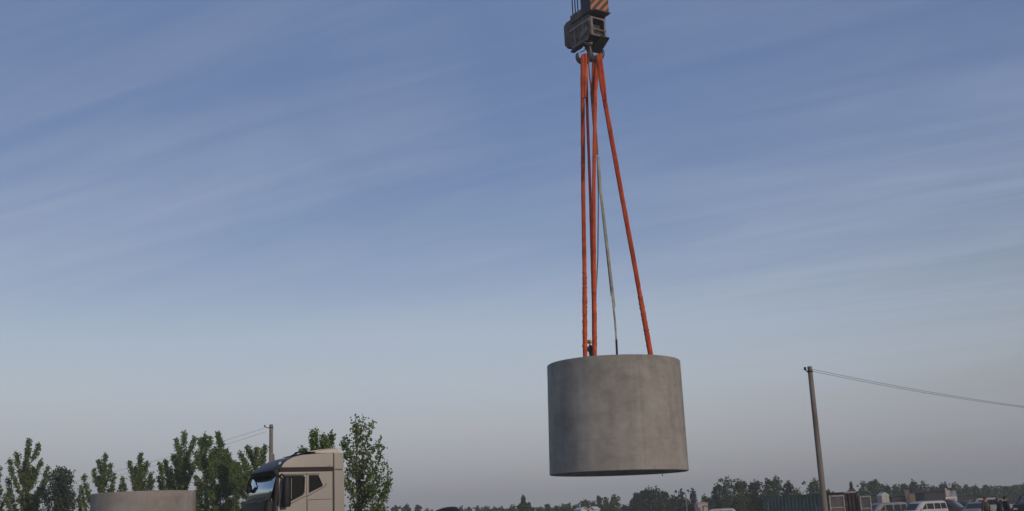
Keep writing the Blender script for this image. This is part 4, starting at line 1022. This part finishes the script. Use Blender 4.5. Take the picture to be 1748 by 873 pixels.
vehicle('van', 'parked_car', 'dark hatchback between the people carrier and the silver saloon', 'car', 1636, 103, R(-30), 'greycar', scale=.87, group='vehicles parked in the right background')
vehicle('sedan', 'parked_car', 'silver saloon car left of the person in the red cap', 'car', 1665, 92, R(-120), 'silver', 'cglass', 'cglass', scale=1.0, group='vehicles parked in the right background')
vehicle('suv', 'parked_car', 'white four wheel drive behind the standing people', 'car', 1704, 112, R(-25), 'cream', 'cglass', scale=1.0, rack=True, group='vehicles parked in the right background')
vehicle('suv', 'parked_car', 'black four wheel drive cut off by the right edge', 'car', 1763, 92, R(232), 'blackcar', 'cglass', 'cglass2', scale=1.10, group='vehicles parked in the right background')
vehicle('suv', 'parked_car', 'white car roof seen below the pinkish hut', 'car', 1214, 100, R(172), 'white', scale=1.04)
vehicle('van', 'parked_van', 'dark red minibus roof left of the white car roof', 'van', 1135, 104, R(182), 'redcar', scale=.93)
# small dark lorry whose cab roof peeps over the lower edge
def dark_lorry():
    Y = 42.0; P = at(760, 866, Y); t = thing('small_lorry', 'small black lorry whose rounded cab roof just shows at the bottom edge', 'lorry', (P.x, Y, 0), R(184)); H = P.z
    b = MB(); b.levels([(.5, -.75, 1.0, .85, .15), (1.3, -.75, .98, .86, .2), (H-.45, -.66, .66, .84, .2), (H-.2, -.56, .50, .80, .2), (H-.1, -.48, .32, .74, .2), (H-.03, -.44, .1, .64, .2), (H, -.36, -.08, .5, .15)], n=6); b.build('cab', MT['blackcar'], t)
    b = MB(); b.panel([(.7, 1.35), (.5, H-.5), (-.4, H-.5), (-.4, 1.35)], [], lambda a, z, th: (a, .87-th, z), .02); b.build('side_window', MT['cglass'], t); b = MB(); b.panel([(.7, 1.35), (.5, H-.5), (-.4, H-.5), (-.4, 1.35)], [], lambda a, z, th: (a, -.87+th, z), .02); b.build('side_window', MT['cglass'], t)
    b = MB(); b.box((-2.7, 0, .85), (3.5, 1.8, .1))
    for y in (-.9, .9): b.box((-2.7, y, 1.05), (3.5, .05, .4))
    b.build('load_bed', MT['blackcar'], t)
    for x in (.35, -3.2):
        for y in (-.75, .75): wheel(t, x, y, .38, .22)
dark_lorry()
# people by the cars
def ground_person(px, Y, rz, label, top, arms, head, scale=1.0, **k):
    return person((xat(px, Y, 1.2), Y, 0), rz, label, top, MT['trousers'], arms, head, scale=scale, **k)
hang = [((.02, .05, -.30), (.10, .06, -.54)), ((.02, -.05, -.30), (.08, -.06, -.54))]
ground_person(1683, 66, R(110), 'person in a dark red cap and olive jacket standing before the parked cars', MT['olive'], hang, 'cap', scale=1.0)
ground_person(1706.5, 64, R(170), 'black haired person raising a hand to the head beside the white four wheel drive', MT['jacket'], [((.22, .10, .02), (.10, .0, .26)), ((.02, -.05, -.30), (.12, -.06, -.52))], 'hair', scale=1.0, lean=.05)
ground_person(1717, 64.5, R(10), 'person in a long dark coat standing rightmost, back to the one raising a hand', MT['jacket'], hang, 'hair', scale=.99)

# ------------------------------------------------------------------ containers
def wall_frame(p0, p1):
    d = (p1-p0); return d.normalized(), d.length
def container(name, label, A, B, depth, H, m, ribs, nm='container'):
    """A, B: ends of the visible long side on the ground (A far left, B near right); depth: how far it reaches behind"""
    d = (B-A); Ln = d.length; ang = math.atan2(d.y, d.x); t = thing(name, label, 'container', A, ang)
    # corrugated side along local x at y=0, body behind (+y)
    def corr(y, s):
        b = MB(); vs = []; fs = []; x = .12; seq = []
        pitch = (Ln-.24)/ribs
        for i in range(ribs):
            x0 = .12+i*pitch; seq += [(x0, 0), (x0+pitch*.34, 0), (x0+pitch*.45, .12), (x0+pitch*.84, .12)]
        seq.append((Ln-.12, 0))
        for a, c in seq: vs += [(a, y+s*c, .16), (a, y+s*c, H-.10)]
        for i in range(len(seq)-1): fs.append((2*i, 2*i+2, 2*i+3, 2*i+1))
        b.add(vs, fs); o = b.build('side_wall', m, t); md = o.modifiers.new('thick', 'SOLIDIFY'); md.thickness = .01
    corr(.04, 1); corr(depth-.04, -1)
    b = MB()
    for x in (.06, Ln-.06):
        for y in (.06, depth-.06): b.box((x, y, H/2), (.13, .13, H))
    for y in (.045, depth-.045): b.box((Ln/2, y, H-.05), (Ln-.25, .09, .105)); b.box((Ln/2, y, .08), (Ln-.25, .09, .15))
    for x in (.06, Ln-.06): b.box((x, depth/2, H-.05), (.1, depth-.25, .1)); b.box((x, depth/2, .08), (.1, depth-.25, .15))
    b.build('corner_frame', m, t, bevel=.006)
    b = MB(); b.box((Ln/2, depth/2, H-.045), (Ln-.2, depth-.2, .03)); b.build('roof', m, t)
    b = MB(); b.box((.06, depth/2, H/2), (.04, depth-.25, H-.2)); b.build('end_wall', m, t)
    return t, Ln, ang
YA, YB = 92.0, 84.0
A = Vector((xat(1302.5, YA, 2.5), YA, 0)); B_ = Vector((xat(1417, YB, 2.5), YB, 0))
Hc = (at(1303, 849.3, YA).z+at(1416, 843.0, YB).z)/2
tc_, LnC, angC = container('shipping_container', 'teal corrugated shipping container partly hidden by the tall bare pole', A, B_, 2.44, Hc, MT['teal'], 18)
b = MB(); b.box((LnC-.06, 1.22, Hc/2), (.05, 2.2, Hc-.25)); b.build('end_door', MT['teal'], tc_)
b = MB(); b.box((LnC*.5, .02, Hc+.012), (LnC-.02, .12, .05)); b.build('roof_edge', MT['infill'], tc_, bevel=.008)
b = MB()
for z, w in ((Hc-.52, .26), (Hc-.80, .22), (Hc-.95, .22)): b.box((.62, -.008, z), (w, .012, .13))
b.build('stencil_mark', MT['frame'], tc_)
b = MB()
for x in (LnC-1.75, LnC-1.42, LnC-1.12): b.tube([(x-.04, -.01, Hc-1.9), (x, -.012, Hc-.95)], .055, 6, flat=.2)
b.build('painted_strokes', MT['frame'], tc_)
# rusty container right of the pole with pale framed leaves
A2 = Vector((xat(1414, 83.5, 2.4), 83.5, 0)); B2 = Vector((xat(1464, 83.0, 2.4), 83.0, 0)); H2 = at(1440, 842.2, 83).z
t2, Ln2, ang2 = container('shipping_container', 'rusty dark red container with pale framed door leaves right of the tall bare pole', A2, B2, 5.0, H2, MT['rust'], 7)
b = MB(); b.box((Ln2/2, .01, H2+.03), (Ln2+.1, .2, .10)); b.build('lintel', MT['seamred'], t2, bevel=.01)
b = MB(); b.box((Ln2*.74, -.02, H2+.045), (Ln2*.42, .2, .10)); b.build('roof_edge', MT['frame'], t2, bevel=.01)
def leaf_panel(x0, wid, z1, parent, yoff, tilt):
    e = MB()
    e.box((wid/2, 0, z1-.05), (wid, .06, .10)); e.box((wid/2, 0, z1-.88), (wid-.12, .055, .08)); e.box((wid/2, 0, z1-1.7), (wid-.12, .055, .08)); e.box((wid/2, 0, .15), (wid, .06, .1))
    for x in (.04, wid-.04): e.box((x, .001, z1/2), (.085, .07, z1-.1))
    o = e.build('door_leaf', MT['frame'], parent, bevel=.006); o.location = (x0, yoff, 0); o.rotation_euler = (0, 0, tilt)
    e = MB(); e.box((wid/2, .02, z1/2), (wid-.1, .02, z1-.2)); p_ = e.build('leaf_infill', MT['infill'], o)
    return o
leaf_panel(.02, 1.08, H2-.12, t2, -.10, 0)
leaf_panel(Ln2+.10, .78, H2-.26, t2, -.12, R(-10))
# bleached branch lying on the teal container
Pb = at(1369, 844, 87.3); b = MB()
for pts in ([(1369, 844), (1365, 838), (1359, 834)], [(1366, 840), (1362, 841)], [(1363, 836.5), (1366, 832)], [(1370, 843.5), (1374, 838), (1380, 836)]):
    P = [at(x, y, 87.3)-Pb for x, y in pts]; b.tube(P, [.06, .045, .025][:len(P)], 6)
o = b.build('dead_branch', MT['twig']); o.location = Pb; tag(o, 'bleached dead branch sticking up behind the roof of the teal container', 'branch')

# ------------------------------------------------------------------ small buildings and boards far back
def hut(px, Y, wpx, eave_py, ridge_py, label, wall, roof, rz=0, depth=5, gable=True, windows=2, cat_='house', name='house', proud=.3):
    w = wpx*Y/F*1.02; P = at(px, eave_py, Y); Q = at(px, ridge_py, Y); t = thing(name, label, cat_, (P.x, Y, 0), rz); he, hr = P.z, Q.z
    b = MB(); vs = [(-w/2, 0, 0), (w/2, 0, 0), (w/2, 0, he), (0, 0, hr-.06), (-w/2, 0, he)]; n = 5
    vs += [(x, depth, z) for x, _, z in vs]; b.add(vs, [(0, 1, 2, 3, 4), (9, 8, 7, 6, 5), (0, 5, 6, 1), (1, 6, 7, 2), (4, 9, 5, 0), (2, 7, 8, 3), (3, 8, 9, 4)]); b.build('wall', MT[wall], t)
    b = MB(); e = proud
    for s in (-1, 1):
        b.add([(0, -e, hr), (s*(w/2+e*.6), -e, he-.06), (s*(w/2+e*.6), depth+e, he-.06), (0, depth+e, hr), (0, -e, hr+.10), (s*(w/2+e*.6), -e, he+.04), (s*(w/2+e*.6), depth+e, he+.04), (0, depth+e, hr+.10)],
              [(0, 1, 2, 3), (7, 6, 5, 4), (0, 4, 5, 1), (1, 5, 6, 2), (2, 6, 7, 3), (3, 7, 4, 0)])
    b.build('roof', MT[roof], t)
    for k in range(windows):
        x = -w/2+w*(k+1)/(windows+1)
        b = MB(); b.box((x, -.02, min(he-.7, 1.5)), (.9 if w > 3 else .4, .06, .9 if he > 2.4 else .5)); fr = b.build('window', MT['frame'], t)
        b = MB(); b.box((x, -.055, min(he-.7, 1.5)), (.75 if w > 3 else .3, .02, .75 if he > 2.4 else .4)); b.build('pane', MT['cglass'], fr)
    b = MB(); b.box((w*.28, -.02, .95), (min(.9, w*.2), .06, 1.9)); b.build('door', MT['seamred'], t)
    return t
hut(691, 248, 12, 868.5, 866, 'small brown brick house half hidden by hazy trees', 'brickwall', 'roofdark', windows=1)
hut(997, 205, 10, 870, 866.5, 'left half of the white gabled house with a bright roof slope', 'whitewall', 'roofwhite', rz=R(10), windows=2)
hut(1010, 206, 8, 870, 866, 'right half of the white gabled house, narrower and steeper', 'whitewall', 'roofwhite', rz=R(-15), windows=1)
hut(1199.5, 150, 16, 859.5, 858.5, 'small pinkish flat topped hut left of the dark tree mass', 'pinkwall', 'pinkwall', windows=1, depth=3, proud=.05)
hut(1204.5, 148, 6, 865, 864, 'tiny cream annex on the right of the pinkish hut', 'frame', 'tanboard', windows=0, depth=1.2, proud=.05)
hut(1493, 160, 22, 846, 845, 'long dark grey shed between the rusty container and the white hut', 'roofdark', 'roofdark', windows=1, depth=6, name='shed', cat_='shed')
hut(1511, 150, 13, 846, 842, 'small white hut with a pointed top behind the silver minibus', 'frame', 'roofwhite', rz=R(12), windows=2, depth=1.2, proud=.05)
hut(1534, 158, 24, 848, 847, 'dark slate shed left of the tan board', 'roofblue', 'roofblue', windows=1, depth=6, name='shed', cat_='shed')
hut(1595, 155, 34, 840, 839, 'dark slate shed directly left of the billboard', 'roofblue', 'roofdark', windows=2, depth=6, name='shed', cat_='shed')
hut(1650, 190, 50, 848, 846, 'low dark shed behind the saloon car', 'roofdark', 'roofdark', windows=2, depth=6, name='shed', cat_='shed')
hut(1172, 170, 36, 868, 866, 'low dark shed left of the pinkish hut', 'roofdark', 'roofdark', windows=2, depth=5, name='shed', cat_='shed')
def board(px, Y, wpx, y0, y1, label, face, lean=0.0, name='board', cat_='board', rz=0, zbot=None):
    P = at(px, y0, Y); Q = at(px, y1, Y); w = wpx*Y/F*1.02; t = thing(name, label, cat_, (P.x, Y, 0), rz); h = P.z-Q.z
    b = MB(); b.box((0, 0, Q.z+h/2), (w, .08, h)); b.build('panel', MT[face], t, bevel=.01)
    for s in (-1, 1): b = MB(); b.box((s*w*.42, .08, P.z/2-.05), (.1, .08, P.z-.1)); b.build('post', MT['iron'], t)
    return t, w, P.z, Q.z
board(1547.5, 140, 7, 837.5, 857, 'narrow pinkish grey board left of the tan one', 'greyboard', rz=R(-20))
tb, w_, z1, z0 = board(1556, 139, 11, 843, 858, 'square tan board standing behind the white minibus', 'tanboard', rz=R(6))
tbb, w_, z1, z0 = board(1623.5, 120, 18.5, 848, 859, 'white billboard with faded reddish lines of print under a small poster', 'sign', name='billboard', cat_='billboard')
b = MB(); 
rnd = random.Random(4)
for zz in (.66, .50, .24):
    x = -w_*.38
    while x < w_*.36:
        l = rnd.uniform(.05, .12); b.box((x+l/2, -.046, z0+(z1-z0)*zz), (l, .012, .07 if zz > .3 else .04)); x += l+.03
b.build('print_line', MT['signred'], tbb)
b = MB(); b.box((.02, 0, z1+.32), (w_*.94, .07, .58)); b.build('poster', MT['signpic'], tbb, bevel=.01)
b = MB(); b.add([(-w_*.46, .0, z1+.02), (-w_*.46, 0, z1+.95), (-w_*.10, 0, z1+.60), (-w_*.2, 0, z1+.02), (-w_*.46, .05, z1+.02), (-w_*.46, .05, z1+.95), (-w_*.10, .05, z1+.60), (-w_*.2, .05, z1+.02)],
            [(0, 1, 2, 3), (7, 6, 5, 4), (0, 4, 5, 1), (1, 5, 6, 2), (2, 6, 7, 3), (3, 7, 4, 0)]); o = b.build('pointed_top', MT['frame'], tbb); o.location = (0, -.05, 0)
# pale post between the thin trees
P = at(1170.5, 843, 160); b = MB(); b.tube([(0, 0, 0), (0, 0, P.z)], [.09, .07], 8); o = b.build('pale_post', MT['greyboard']); o.location = (P.x, 160, 0); tag(o, 'pale upright post standing between the two tall thin trees', 'post')

# ------------------------------------------------------------------ haze
def haze():
    m = bpy.data.materials.new('haze_air'); m.use_nodes = True; nt = m.node_tree; nt.nodes.clear()
    v = nt.nodes.new('ShaderNodeVolumePrincipled'); v.inputs['Color'].default_value = (.97, .97, .95, 1); v.inputs['Density'].default_value = HAZE
    o = nt.nodes.new('ShaderNodeOutputMaterial'); nt.links.new(v.outputs[0], o.inputs['Volume'])
    b = MB(); x, y0, y1, z0, z1 = 1500, -700, 1900, -1.3, 45
    b.box((0, (y0+y1)/2, (z0+z1)/2), (2*x, y1-y0, z1-z0)); tag(b.build('haze', m), kind='stuff')
HAZE = 0.00072
haze()
